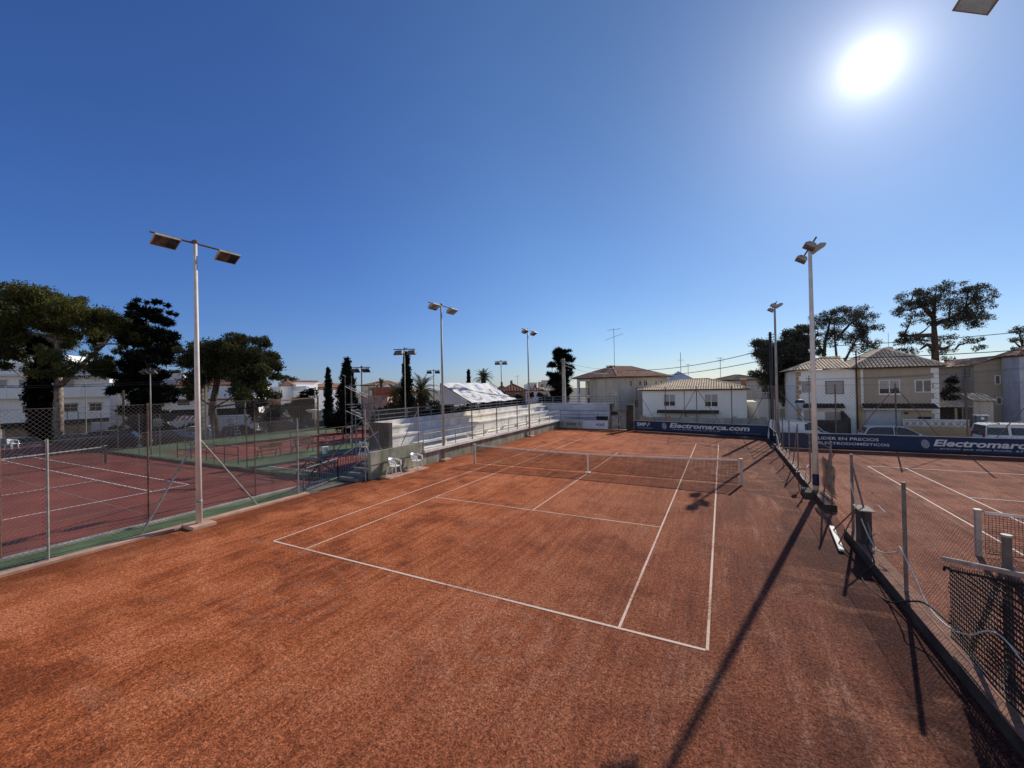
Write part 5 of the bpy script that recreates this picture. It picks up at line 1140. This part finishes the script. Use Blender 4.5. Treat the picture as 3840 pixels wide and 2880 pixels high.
for q in ((-53.5,5.4),(-50.0,7.6)): MB().tube([(*q,-.8),(*q,1.5)],.04,6).build('post', GALV_DARK, t)
t = thing('garden_wall', 'long white garden wall behind the umpire chair', 'wall', (-50,12,-.7))
MB().box(-.0,0,0,9.5,.25,2.0).build('wall', WALL_BRIGHT, t, local=True); MB().box(0,.02,2.003,9.5,.22,2.9).build('hedge_top', IVY, t, local=True); t.location = (-56.6,7.2,-.8); t.rotation_euler.z = rad(48)
t = thing('garden_wall', 'grey tarpaulin covered wall between the spruce and the striped awning', 'wall', (-54,3,-.7))
MB().box(0,0,0,7.4,.25,1.9).build('wall', CONC_SHADE, t, local=True); t.location = (-58.2,.2,-.8); t.rotation_euler.z = rad(42)
t = thing('tower_house', 'white house with round turret and conical tiled cap beyond the courts', 'house', (-65.4,28.7,-.8))
MB().lathe([(1.15,0),(1.15,6.1)], (-65.4,28.7,-.8), 24).build('turret', WALL_BRIGHT, t, smooth=False)
b = MB(); n = 22
for k in range(n):
    a = 2*math.pi*k/n; b.tube([(-65.4+1.4*math.cos(a),28.7+1.4*math.sin(a),5.22),(-65.4+.1*math.cos(a),28.7+.1*math.sin(a),6.15)], [.14,.05], 5)
b.lathe([(1.35,0),(.1,.85),(.12,1.2),(.02,1.35)], (-65.4,28.7,5.2), 22); b.build('turret_roof', TILE_BROWN, t)
MB().box(-66.4+.72,27.1,3.0,-66.4+1.1,27.75,3.9).build('window', GLASS, t)
MB().box(-71,29,-.8,-60.5,38,4.3).build('wall', WALL_BRIGHT, t); MB().box(-70.5,28.6,-.8,-61.0,28.99,3.0).build('ground_floor', WALL_BRICK, t)
MB().box(-70.8,28.9,4.303,-60.7,29.05,5.1).build('terrace_glass', GLASS_BLUE, t); MB().box(-70.2,31,4.4,-66.8,36,5.9).build('upper_floor', WALL_BRIGHT, t); MB().box(-70.4,30.7,5.903,-66.6,36,6.25).build('roof', TILE_RED, t)
t, L = plain_house('ochre house with brown roof between the tower and the first slim cypress', (-77,39.6), (-69.5,43.4), 9, -.8, 4.9, WALL_OCHRE, [(2.5,3.4,1.1,1.2,'two'),(5.6,3.4,1.1,1.2,'two')], 6.0)
t, L = plain_house('low red brick block behind the scaffold stair', (-47.8,32.2), (-44.6,33.8), 6, -.8, 4.3, mat('brick_red',(.36,.12,.07),.9,.15,2), [(1.0,2.8,.7,.8,'curtain')])
t, L = plain_house('pale salmon block with white band below the red brick block', (-46.8,29.2), (-43.2,31.1), 3, -.8, 2.9, mat('wall_salmon',(.55,.33,.24),.9,.15,1), [(1.6,1.6,.7,.8,'pane')])
sky = [
 ('far brown roof house just right of the canopy', (-33.8,50.6), (-31.6,51.8), 3.4, 4.5, WALL_CREAM, TILE_BROWN),
 ('far house with red brown roof and chimney right of the canopy', (-31.5,48.6), (-27.4,50.9), 3.4, 4.75, WALL_BRICK, TILE_RED),
 ('small white flat far house left of the slim far mast', (-29.8,57), (-28.2,58), 4.7, None, WALL_WHITE, None),
 ('low white far house with red strip roof', (-27.9,53.7), (-25.6,54.8), 3.4, 3.9, WALL_WHITE, TILE_RED),
 ('grey far block on the skyline left of the conifer', (-29.2,63), (-25.8,65), 5.2, None, WALL_GREY, None),
 ('tallest pale far block on the skyline beside the conifer', (-27.1,66), (-24.6,67.2), 5.5, None, WALL_WHITE, None),
 ('long beige far roof below the skyline blocks', (-26.8,54.3), (-24,55.8), 3.3, 3.9, WALL_CREAM, TILE_PALE),
 ('far tan roof between the two slim cypresses', (-72,52), (-64,56), 5.2, 6.3, WALL_CREAM, TILE_BROWN),
 ('far white block left of the small palm', (-62,48), (-57.5,50), 4.9, None, WALL_WHITE, None),
 ('far beige house under the small palm', (-55,44), (-50.5,46.2), 3.6, 4.4, WALL_CREAM, TILE_BROWN),
 ('flat pale far building behind the tower house', (-92,44), (-84,48), 6.2, None, WALL_CREAM, None),
]
for lab, A, B, zt_, rf, wm, tl in sky:
    Lx = math.hypot(B[0]-A[0],B[1]-A[1])
    t, L = plain_house(lab, A, B, 7, -.8, zt_, wm, [(Lx*.2,zt_-.5,Lx*.14,.9,'curtain'),(Lx*.6,zt_-.5,Lx*.14,.9,'curtain')], rf, tile=tl or TILE_BROWN, tw=.5)
    if rf: box_part(t, 'chimney', WALL_BRICK, Lx*.4,2.4,rf+.3,Lx*.4+.45,2.85,rf+1.5)
t = thing('kiosk', 'white topped kiosk with red door beyond the far red court', 'kiosk', (-42,20,-.8))
MB().box(-43,19.4,-.8,-41.2,21,1.5).build('wall', WALL_CREAM, t); MB().box(-43.2,19.2,1.503,-41,21.2,1.7).build('roof', TRIM, t); MB().box(-43.02,19.35,-.6,-42.2,19.398,1.3).build('door', mat('door_red',(.14,.03,.025),.7), t); t.location = (-42.3,17.3,-.8)
t = thing('planter', 'white stepped planter with stone base at the end of the far street', 'planter', (-40,24,-.8))
MB().box(-40.9,23,-.8,-39,24.4,.3).build('base', STONE, t); MB().box(-41,22.9,.303,-38.9,24.5,.55).build('rim', TRIM, t); MB().box(-40.6,23.3,.553,-39.3,24.1,1.7).build('block', WALL_BRIGHT, t); t.location = (-40.9,17.9,-.8)

# ------------------------------------------------------------------ foliage
def leaves(blobs, n_per, size, rng, flat=.62, aspect=.45, droop=0, out=.9):
    """leaf tufts: small quads scattered in and on each clump; returns verts, faces"""
    vs = []; N = 0
    for (cx, cy, cz, r) in blobs:
        n = max(12, int(n_per*r*r))
        d = rng.normal(size=(n,3)); d /= np.linalg.norm(d, axis=1)[:,None]
        rr = r*rng.uniform(.35, 1.0, n)**.6*(1+.22*rng.normal(size=n))
        c = np.array([cx,cy,cz]) + d*rr[:,None]*np.array([1,1,flat])
        a = rng.normal(size=(n,3)) + d*out; a[:,2] += droop; a /= np.linalg.norm(a, axis=1)[:,None]
        b = np.cross(a, rng.normal(size=(n,3))); b /= np.linalg.norm(b, axis=1)[:,None]
        s = size*rng.uniform(.55, 1.4, n)[:,None]
        vs.append(np.stack([c-a*s*.5-b*s*aspect*.5, c-a*s*.5+b*s*aspect*.5, c+a*s*.5+b*s*aspect*.22, c+a*s*.5-b*s*aspect*.22], 1).reshape(-1,3)); N += n
    v = np.concatenate(vs)
    return v, N
def quads_obj(name, v, n, m, parent):
    M = ROOTM[parent.name]; Mi = np.array(M)
    v = v @ Mi[:3,:3].T + Mi[:3,3]
    me = bpy.data.meshes.new(name); me.vertices.add(len(v)); me.vertices.foreach_set('co', v.astype(np.float32).ravel())
    me.loops.add(4*n); me.loops.foreach_set('vertex_index', np.arange(4*n, dtype=np.int32))
    me.polygons.add(n); me.polygons.foreach_set('loop_start', np.arange(0,4*n,4, dtype=np.int32)); me.polygons.foreach_set('loop_total', np.full(n,4,dtype=np.int32))
    me.update(calc_edges=True); me.materials.append(m)
    o = bpy.data.objects.new(name, me); col.objects.link(o); o.parent = parent; ROOTM[o.name] = ROOTM[parent.name]
    return o
LAT = np.array([.888,.459]); DEP = np.array([-.459,.888])
def tree(label, key, m, bark=BARK, n_per=420, size=.26, name='tree', depth_f=.6, tr=.3, flat=.62, sub=3, group=None, seed=1, aspect=.45, shrink=.72, limbs_to=True, out=.9, droop=0):
    (bx, by, bz), bl, limbs = TREES[key]; rng = np.random.default_rng(seed)
    t = thing(name, label, 'tree' if name != 'shrub' else 'shrub', (bx,by,bz), 0, group)
    xs = [b_[0] for b_ in bl]; wid = (max(xs)-min(xs))/2; mid = (max(xs)+min(xs))/2
    blobs = []; tips = []
    for dx, dz, r in bl:
        e = math.sqrt(max(.1, 1-((dx-mid)/(wid+.6))**2))
        for k in range(sub):
            dd = rng.uniform(-1,1)*depth_f*wid*e if k else rng.uniform(-.35,.35)*depth_f*wid*e
            ox = dx + rng.normal()*r*.34; oz = dz + rng.normal()*r*.26
            p = np.array([bx,by]) + LAT*ox + DEP*dd
            blobs.append((p[0],p[1],bz+oz,r*shrink*rng.uniform(.7,1.1)))
            if k == 0: tips.append((p[0],p[1],bz+oz))
    v, n = leaves(blobs, n_per, size, rng, flat, aspect, droop, out)
    quads_obj('crown', v, n, m, t)
    def P(q, dd=0): p = np.array([bx,by]) + LAT*q[0] + DEP*dd; return V(p[0],p[1],bz+q[1])
    b = MB()
    for i, l in enumerate(limbs):
        k = len(l); b.tube([P((q[0]+rng.normal()*.05,q[1]), (0 if i == 0 else .4*math.sin(i*2)*j)) for j, q in enumerate(l)], [tr*(1-.72*j/(k-1))*(1 if i == 0 else .62) for j in range(k)], 8)
    if limbs_to:
        pts = [P(q) for l in limbs for q in l[1:]]
        for q in tips[::2]:
            q = V(*q); s_ = min(pts, key=lambda a: (a-q).length + max(0, a.z-q.z)*1.5)
            if (s_-q).length < .5: continue
            midp = s_.lerp(q,.5)+V(0,0,-.08*(s_-q).length)
            b.tube([s_,midp,q],[tr*.26,tr*.17,tr*.06],5,False)
    b.build('trunk', bark, t, smooth=True)
    return t
TREES['Lpine'] = (TREES['Lpine'][0], [(a, b*.945, r) for a, b, r in TREES['Lpine'][1]]+[(-3.2,9.4,1.3),(-5,10.2,1.5),(-1.5,11.4,1.2),(.9,12.4,1.1),(2.2,11.6,.9),(-4.2,8.3,1.0)], [[(.55,-.5),(.75,5.2),(.7,9.6),(.5,12.6)]]+TREES['Lpine'][2][1:])
t = tree('broad umbrella pine with ivy covered trunk at the left edge', 'Lpine', PINE, BARK_PALE, 760, .22, 'pine_tree', .62, .5, .8, 3, seed=3, shrink=.84)
rng = np.random.default_rng(5)
bl = []
for z in np.arange(.1,10.8,.26):
    q = -.55+.14*math.sin(z*2.1)+.38*rng.normal(); dq = -.35+.35*rng.normal()
    bl.append((-58.78+LAT[0]*q+DEP[0]*dq, -2.7+LAT[1]*q+DEP[1]*dq, z-.8, .78*(1 if z < 8 else .75)))
v, n = leaves(bl, 900, .24, rng, 1.0, .8); quads_obj('ivy', v, n, IVY, t)
tree('tall ragged black spruce right of the umbrella pine', 'Lspruce', CONIFER, BARK, 1100, .44, 'spruce_tree', .7, .35, .7, 3, seed=7, shrink=.62, limbs_to=False, aspect=.26, out=2.2, droop=.35)
tree('large dark pine leaning over the white villa, left of the cypresses', 'pine3', PINE_DK, BARK, 800, .21, 'pine_tree', .6, .40, .8, 3, seed=9, shrink=.85)
tree('rounded dark low tree on two stems behind the green court', 'bush1', CONIFER, BARK, 620, .24, 'tree', .8, .16, .75, 3, seed=11, limbs_to=False)
tree('dark bushy tree in front of the tower house', 'bush2', CONIFER, BARK, 500, .28, 'tree', .8, .16, .8, 3, seed=12, limbs_to=False)
tree('far rounded tree clump on the skyline above the tower house', 'far1', PINE_DK, BARK, 220, .4, 'tree', .6, .3, .6, 2, seed=13, limbs_to=False)
tree('far pair of rounded trees on the skyline left of the lattice pole', 'far2', PINE_DK, BARK, 220, .4, 'tree', .6, .3, .6, 2, seed=14, limbs_to=False)
tree('dark cedar with upturned branches beside the concrete pole', 'cedar', CONIFER, BARK, 1300, .34, 'cedar_tree', .75, .22, .85, 4, seed=15, shrink=.62, limbs_to=False, aspect=.24, out=2.2, droop=.5)
tree('dense dark tree behind the low white house, right of centre', 'darkR', PINE_BK, BARK, 900, .19, 'tree', .6, .30, .8, 3, seed=16, shrink=.9)
tree('airy backlit pine with forked trunks above the tan house, left one', 'pineR1', PINE_BK, BARK, 620, .15, 'pine_tree', .6, .30, .9, 4, seed=17, shrink=.74)
tree('tall backlit pine with thick straight trunk behind the tan roof', 'pineR2', PINE_BK, BARK, 700, .15, 'pine_tree', .6, .42, .9, 4, seed=18, shrink=.74)
tree('thin pine crown at the right edge above the grey house', 'farR', PINE_BK, BARK, 380, .2, 'pine_tree', .5, .3, .65, 2, seed=19, shrink=.75)
tree('small leafy tree in the gap right of the tan house', 'smallR', HEDGE, BARK, 800, .18, 'tree', .7, .1, .8, 3, seed=20, limbs_to=False)
def cypress(label, x, y, z0, h, r, seed, top=.25, m=CONIFER):
    t = thing('cypress_tree', label, 'cypress', (x,y,z0)); rng = np.random.default_rng(seed)
    bl = []
    for i in range(int(h*9)):
        f = i/(h*9); rr = r*(min(1,(1-f)**.62*1.12+.04)) * (1 if f > .06 else .7)
        for k in range(4):
            a = rng.uniform(0,6.283); q = rr*rng.uniform(.2,.82); bl.append((x+q*math.cos(a), y+q*math.sin(a), z0+.3+f*(h-.4), .16+.16*rr))
    v, n = leaves(bl, 330, .22, rng, 1.5, .5, droop=1.2); quads_obj('crown', v, n, m, t)
    MB().tube([(x,y,z0),(x,y,z0+h*.8)],[.16,.04],7).build('trunk', BARK, t)
cypress('slim pointed cypress left of the wide cypress', -32.95,11.75,-.03,6.85,.62,21)
cypress('wide black cypress behind the scaffold stair', -26.95,9.16,-.03,7.45,1.4,22)
cypress('tall narrow cypress behind the bleacher end with a floodlight before it', -14.9,4.2,-.03,7.1,.60,23)
cypress('thin ragged far cypress just left of the canopy', -21.6,22.6,-.03,6.5,.28,24)
def palm(label, x, y, z0, h, R_, nf, seed, skirt=True, tr=.28, dates=False):
    t = thing('palm_tree', label, 'palm', (x,y,z0)); rng = np.random.default_rng(seed)
    MB().tube([(x,y,z0),(x+.05,y,z0+h*.5),(x,y,z0+h)],[tr*1.1,tr,tr*1.15],10).build('trunk', BARK, t, smooth=True)
    def fronds(n, e0, e1, L0, wd):
        mb = MB()
        for k in range(n):
            a = k*2.39996+rng.uniform(-.2,.2); el = rad(e0+(e1-e0)*rng.random()); L = L0*rng.uniform(.8,1.1); m_ = 12
            px = []; cur = V(x,y,z0+h); d = V(math.cos(a)*math.cos(el), math.sin(a)*math.cos(el), math.sin(el))
            for i in range(m_+1):
                px.append(cur.copy()); cur = cur + d*(L/m_); d = (d + V(0,0,-.085-.01*i)).normalized()
            for i in range(1,m_):
                dr = (px[i+1]-px[i-1]).normalized(); sd = dr.cross(V(0,0,1)); sd = sd.normalized() if sd.length > .01 else V(1,0,0)
                ll = wd*math.sin(math.pi*(i/m_)**.8)*1.0+.04
                for j in range(3):
                    o_ = px[i].lerp(px[i+1], j/3)
                    for s_ in (-1,1):
                        tip = o_ + (sd*s_*.8+dr*.75+V(0,0,-.22)).normalized()*ll
                        mb.add([o_-dr*.02, o_+dr*.02, tip], [(0,1,2)])
            mb.tube(px,[.025]*6+[.012]*(m_-5),3,False)
        return mb
    fronds(nf, -15, 82, R_, R_*.24).build('fronds', PALM, t)
    if skirt: fronds(int(nf*.6), -75, -20, R_*.85, R_*.2).build('dry_fronds', PALM_DRY, t)
    if dates:
        b = MB()
        for k in range(9): a = k*.7; b.tube([(x,y,z0+h),(x+.5*math.cos(a),y+.5*math.sin(a),z0+h+.1),(x+.75*math.cos(a),y+.75*math.sin(a),z0+h-.35)],.05,4)
        b.build('date_stalks', DATES, t)
palm('big date palm with orange stalks right of the tall narrow cypress', -19.2,11.0,-.03,4.0,1.9,42,31,True,.34,True)
palm('date palm half hidden left of the tall narrow cypress', -21.3,9.9,-.03,3.5,1.7,36,32,True,.34,True)
palm('palm crown rising behind the top of the white canopy', -22.4,27.4,-.3,5.6,1.75,36,33,False,.3)
palm('tiny distant palm on the skyline above the red brick block', -58.0,44.5,-.5,5.8,1.5,26,34,False,.25)
def hedge(label, p, q, z0, h, w, n, seed, m=HEDGE, size=.26):
    p = V(*p,0); q = V(*q,0); t = thing('hedge', label, 'hedge', (p.x,p.y,z0)); rng = np.random.default_rng(seed)
    bl = []
    for i in range(n):
        c = p.lerp(q, rng.random()); bl.append((c.x+rng.normal()*w*.25, c.y+rng.normal()*w*.25, z0+rng.uniform(.1,h)*(.8+.2*math.sin(i)), .55))
    v, k = leaves(bl, 330, size, rng, .8, .7); quads_obj('leaves', v, k, m, t)
    b = MB()
    for i in range(8): c = p.lerp(q,(i+.5)/8); b.tube([(c.x,c.y,z0),(c.x+.1,c.y,z0+h*.7)],[.05,.02],5)
    b.build('stems', BARK, t)
hedge('brown hedge behind the bleacher railing, right of the canopy', (-22.5,33.5), (-15.6,37), -.5, 3.6, 1.6, 120, 41)
hedge('dark hedge along the back of the left bleacher below the palms', (-16.5,3.2), (-15.2,19), -.03, 2.9, 1.2, 170, 42)
hedge('thin bare shrubs between the wide cypress and the palms', (-27,13), (-20.5,15), -.03, 2.8, 1.2, 60, 43)
hedge('dark shrubs at the foot of the spruce along the street', (-53,-.2), (-46.5,5), -.8, 1.6, 1.2, 60, 44, CONIFER)
hedge('spiky grey shrub below the slim pointed cypress', (-34,13.5), (-31.5,14.6), -.03, 2.4, 1.2, 40, 45)
hedge('dark shrubs between the tower house and the kiosk', (-50,20), (-44,23), -.8, 1.9, 1.4, 50, 46, CONIFER)
hedge('dark greenery under the dense tree beside the low white house', (9.6,33.5), (13.2,35.2), -.5, 3.4, 1.4, 70, 47, PINE_BK)

# ------------------------------------------------------------------ poles, cables, antennas, street lamps
def pole(label, x, y, z0, z1, r0, r1, m, name='utility_pole', sq=False):
    t = thing(name, label, 'pole', (x,y,z0))
    if sq: MB().add([(x+sx*r,y+sy*r,z) for z,r in ((z0,r0),(z1,r1)) for sx,sy in ((-1,-1),(1,-1),(1,1),(-1,1))], [(0,3,2,1),(4,5,6,7)]+[(i,(i+1)%4,4+(i+1)%4,4+i) for i in range(4)]).build('post', m, t)
    else: MB().tube([(x,y,z0),(x,y,z1)],[r0,r1],8).build('post', m, t, smooth=True)
    b = MB()
    for k in range(3): b.bar((x-.22,y-r1-.05,z1-.25-.22*k),(x+.22,y-r1-.05,z1-.25-.22*k),.04); b.lathe([(.03,0),(.04,.05),(.02,.1)],(x+.2,y-r1-.05,z1-.25-.22*k),6)
    b.build('insulators', POLE_BLACK, t)
    return t
pole('square concrete pole in front of the cedar', -9.77,23.7,-.5,7.2,.19,.14,CONC,sq=True)
pole('black wooden pole beside the far right floodlight', 9.42,20.9,-.5,8.3,.14,.11,POLE_BLACK)
pole('thin leaning pole in the gap beside the small leafy tree', 22.08,24,-.4,4.95,.09,.06,GALV_DARK)
pole('thin dark bracket pole on the front of the two tone house', 15.42,22.9,-.4,6.5,.05,.05,POLE_BLACK)
pole('slim white pole behind the fence beside the slim cypress', -34.5,11.2,-.03,4.2,.07,.06,POLE_WHITE)
pole('old brown pole behind the fence left of the spruce', -43.8,-1.9,-.8,4.6,.11,.08,BARK)
t = thing('lattice_pole', 'grey concrete lattice pole just right of the near left floodlight', 'pole', (-39.5,2.7,-.8))
for s_ in (-1,1): MB().add([V(-39.5,2.7,0)+cr*(s_*.22*f_+d_)+V(0,e_,z) for z,f_ in ((-.8,1),(7.4,.6)) for d_,e_ in ((-.07,-.1),(.07,-.1),(.07,.1),(-.07,.1))], [(0,3,2,1),(4,5,6,7)]+[(i,(i+1)%4,4+(i+1)%4,4+i) for i in range(4)]).build('leg', CONC, t)
b = MB()
for k in range(13): f_ = 1-.4*k/13; b.bar(V(-39.5,2.7,-.3+.42*k)-cr*.2*f_, V(-39.5,2.7,-.3+.42*k)+cr*.2*f_, .14,.09)
b.bar(V(-39.5,2.7,4.7+.0),V(-39.5,2.7,7.3),.28,.16); b.build('rungs', CONC, t)
def cable(label, p, q, sagz, r=.016, m=POLE_BLACK):
    P, Q = V(*p), V(*q); o = MB().tube([P.lerp(Q,k/20)-V(0,0,sagz*4*(k/20)*(1-k/20)) for k in range(21)], r, 4).build('power_cable', m, None); tag(o, label, 'cable')
cable('upper black cable crossing in front of the apartment block', (-60,-8.5,7.1), (-43.8,-1.9,6.7), .3, .022)
cable('middle black cable crossing the balcony of the apartment block', (-60,-8.5,5.40), (-39.5,2.7,5.6), .25, .022)
cable('lower black cable crossing the balcony of the apartment block', (-60,-8.5,5.22), (-39.5,2.7,5.4), .25, .022)
cable('thin cable from the spruce to the lattice pole', (-47,1.0,7.3), (-39.5,2.7,7.2), .3, .02)
cable('upper twisted cable from the grey house to the black pole', (-4.9,33,6.0), (9.42,20.8,6.95), .55, .028)
cable('lower twisted cable from the grey house to the black pole', (-5.0,32,5.2), (9.42,20.8,6.1), .45, .028)
cable('upper twisted cable from the black pole across the tan roof to the right', (9.42,20.8,6.95), (42,24,9.4), .8, .024)
cable('lower twisted cable from the black pole across the tan roof to the right', (9.42,20.8,6.1), (42,24,7.9), .9, .028)
cable('pale cable strung low across the front of the two tone house', (11.8,20,4.3), (30,24.5,5.3), .25, .014, WIRE)
cable('second pale cable strung across the two tone house and the gap', (15.42,22.85,4.3), (30,25,5.2), .2, .014, WIRE)
cable('upper thin cable from the concrete pole to the grey house', (-9.77,23.7,6.9), (-6.2,31.6,6.2), .3, .018)
cable('lower thin cable from the concrete pole to the grey house', (-9.77,23.7,6.5), (-6.8,31.9,5.6), .3, .018)
def antenna(label, x, y, z0, z1, bars, r=.03, m=POLE_GREY):
    t = thing('antenna', label, 'antenna', (x,y,z0)); MB().tube([(x,y,z0),(x,y,z1)], r, 5).build('mast', m, t)
    for z, L, tilt_, n in bars:
        b = MB(); a_ = V(x,y,z)-cr*L/2-V(0,0,tilt_*L/2); c_ = V(x,y,z)+cr*L/2+V(0,0,tilt_*L/2); b.bar(a_,c_,.03)
        for k in range(n): q = a_.lerp(c_,(k+.5)/n); b.bar(q-V(-.459,.888,0)*.35-V(0,0,.12), q+V(-.459,.888,0)*.35+V(0,0,.12),.018)
        b.build('aerial', m, t)
    return t
antenna('tall television antenna above the grey house roof', -7.55,38.3,6.0,12.05,[(11.95,1.9,.1,8),(10.9,2.6,.35,10)],.035)
antenna('antenna mast with round top behind the pyramid roof', -.46,56.6,4.5,9.5,[(8.2,1.2,0,3)],.05)
antenna('short antenna right of the pyramid roof', .66,57.2,4.5,7.5,[(7.4,.8,0,4)],.04)
antenna('double row antenna above the low white house', 5.6,59.7,4.5,8.6,[(8.4,1.4,0,6),(7.9,1.4,0,6),(6.7,.8,0,3)],.045)
antenna('small antenna on the roof of the two tone house', 23.6,41,5,8.6,[(8.4,.5,0,2)],.03)
antenna('far thin antenna on the skyline right of the canopy', -28.9,50.5,4.0,6.4,[(6.2,.8,.1,4)],.03)
def street_lamp(label, x, y, z0, h, kind):
    t = thing('street_lamp', label, 'street lamp', (x,y,z0))
    MB().tube([(x,y,z0),(x,y,z0+h)],[.06,.04],8).build('post', POLE_GREY, t)
    if kind == 'globe':
        MB().lathe([(.02,.0),(.10,.05),(.30,.42),(.31,.44)],(x,y,z0+h),12).build('lantern', GLASS_BLUE, t)
        MB().lathe([(.34,.45),(.33,.52),(.2,.66),(.02,.7)],(x,y,z0+h),12).build('hood', POLE_BLACK, t)
    else:
        P = [V(x,y,z0+h), V(x,y,z0+h+.5)-cr*.1, V(x,y,z0+h+.85)-cr*.4, V(x,y,z0+h+.95)-cr*.8]
        MB().tube(P,[.045,.04,.035,.03],7).build('arm', POLE_GREY, t, smooth=True)
        MB().bar(P[-1]+cr*.1, P[-1]-cr*.75+V(0,0,.05),.2,.1).build('lamp_head', LAMP_DARK, t, bevel=.02)
street_lamp('dark hooded street lantern beside the banded floodlight in front of the white wall', 11.02,18.6,-.5,2.6,'globe')
street_lamp('curved arm street lamp in front of the apartment block', -56.9,-.6,-.8,5.9,'arm')
o = pole('slim grey post with small cross bracket beside the hooded lantern', 11.83,20.0,-.5,4.6,.05,.04,POLE_GREY)

# ------------------------------------------------------------------ sun, sky, camera
SUN = V(math.sin(rad(14.75))*math.cos(rad(30.02)), math.cos(rad(14.75))*math.cos(rad(30.02)), math.sin(rad(30.02)))
sd_ = bpy.data.lights.new('sun', 'SUN'); sd_.energy = 4.4; sd_.angle = rad(.5); sd_.color = (1,.91,.79)
so = bpy.data.objects.new('sun', sd_); col.objects.link(so); so.rotation_euler = SUN.to_track_quat('Z','Y').to_euler(); so.location = (20,60,40)
w = bpy.data.worlds.new('World'); sc.world = w; w.use_nodes = True
nt = w.node_tree
for n_ in list(nt.nodes): nt.nodes.remove(n_)
out = node(nt, 'ShaderNodeOutputWorld'); bg = node(nt, 'ShaderNodeBackground')
st = node(nt, 'ShaderNodeTexSky'); st.sky_type = 'NISHITA'; st.sun_disc = False
st.sun_elevation = rad(30.02); st.sun_rotation = rad(14.75); st.altitude = 20; st.air_density = 1.0; st.dust_density = .1; st.ozone_density = 2.6
bg.inputs[1].default_value = .1
tc = node(nt, 'ShaderNodeTexCoord')
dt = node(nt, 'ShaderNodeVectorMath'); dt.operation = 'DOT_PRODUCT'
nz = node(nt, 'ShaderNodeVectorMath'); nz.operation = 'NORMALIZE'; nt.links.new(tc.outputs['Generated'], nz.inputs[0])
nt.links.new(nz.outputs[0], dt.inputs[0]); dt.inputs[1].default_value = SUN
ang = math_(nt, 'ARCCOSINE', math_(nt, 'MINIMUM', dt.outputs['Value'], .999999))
core = mapr(nt, ang, rad(1.2), rad(.4), 0, 20)
h1 = math_(nt, 'MULTIPLY', math_(nt, 'EXPONENT', math_(nt, 'MULTIPLY', ang, -1/rad(1.45))), 19)
h2 = math_(nt, 'MULTIPLY', math_(nt, 'EXPONENT', math_(nt, 'MULTIPLY', ang, -1/rad(7))), 4.2)
glow = math_(nt, 'ADD', math_(nt, 'ADD', core, h1), h2)
gc = node(nt, 'ShaderNodeVectorMath'); gc.operation = 'SCALE'; gc.inputs[0].default_value = (1,.97,.92); nt.links.new(glow, gc.inputs['Scale'])
tint = ramp(nt, mapr(nt, dt.outputs['Value'], -1, 1, 0, 1), SKY_TINT)   # sky opposite the sun brightened and warmed as fill for shaded walls
sz = node(nt, 'ShaderNodeSeparateXYZ'); nt.links.new(nz.outputs[0], sz.inputs[0])
haze = ramp(nt, sz.outputs[2], [(0,(.98,.86,.87)),(.10,(1.02,.93,.92)),(.32,(1,1,1))])
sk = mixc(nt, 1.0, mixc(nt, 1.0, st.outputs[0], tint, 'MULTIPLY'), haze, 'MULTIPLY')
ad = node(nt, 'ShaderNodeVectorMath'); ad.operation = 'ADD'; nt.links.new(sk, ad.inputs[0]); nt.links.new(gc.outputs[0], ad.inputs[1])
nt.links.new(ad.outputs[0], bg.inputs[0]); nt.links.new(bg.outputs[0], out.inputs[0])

cd = bpy.data.cameras.new('camera'); co = bpy.data.objects.new('camera', cd); col.objects.link(co); sc.camera = co
cd.sensor_fit = 'HORIZONTAL'; cd.sensor_width = 36; cd.lens = 1523.68/3840*36; cd.clip_start = .05; cd.clip_end = 3000
yaw, pit, rol = -.47680, .0071, -.0202
fw = V(math.sin(yaw)*math.cos(pit), math.cos(yaw)*math.cos(pit), math.sin(pit)); rt = V(math.cos(yaw), -math.sin(yaw), 0); uu = rt.cross(fw)
r2 = rt*math.cos(rol)+uu*math.sin(rol); u2 = -rt*math.sin(rol)+uu*math.cos(rol)
Mx = Matrix((r2, u2, -fw)).transposed().to_4x4(); Mx.translation = (5.7771,-18.9168,4.185); co.matrix_world = Mx
sc.view_settings.view_transform = 'Standard'; sc.view_settings.look = 'None'; sc.view_settings.exposure = 0; sc.view_settings.gamma = 1
sc.render.resolution_x = 1024; sc.render.resolution_y = 768
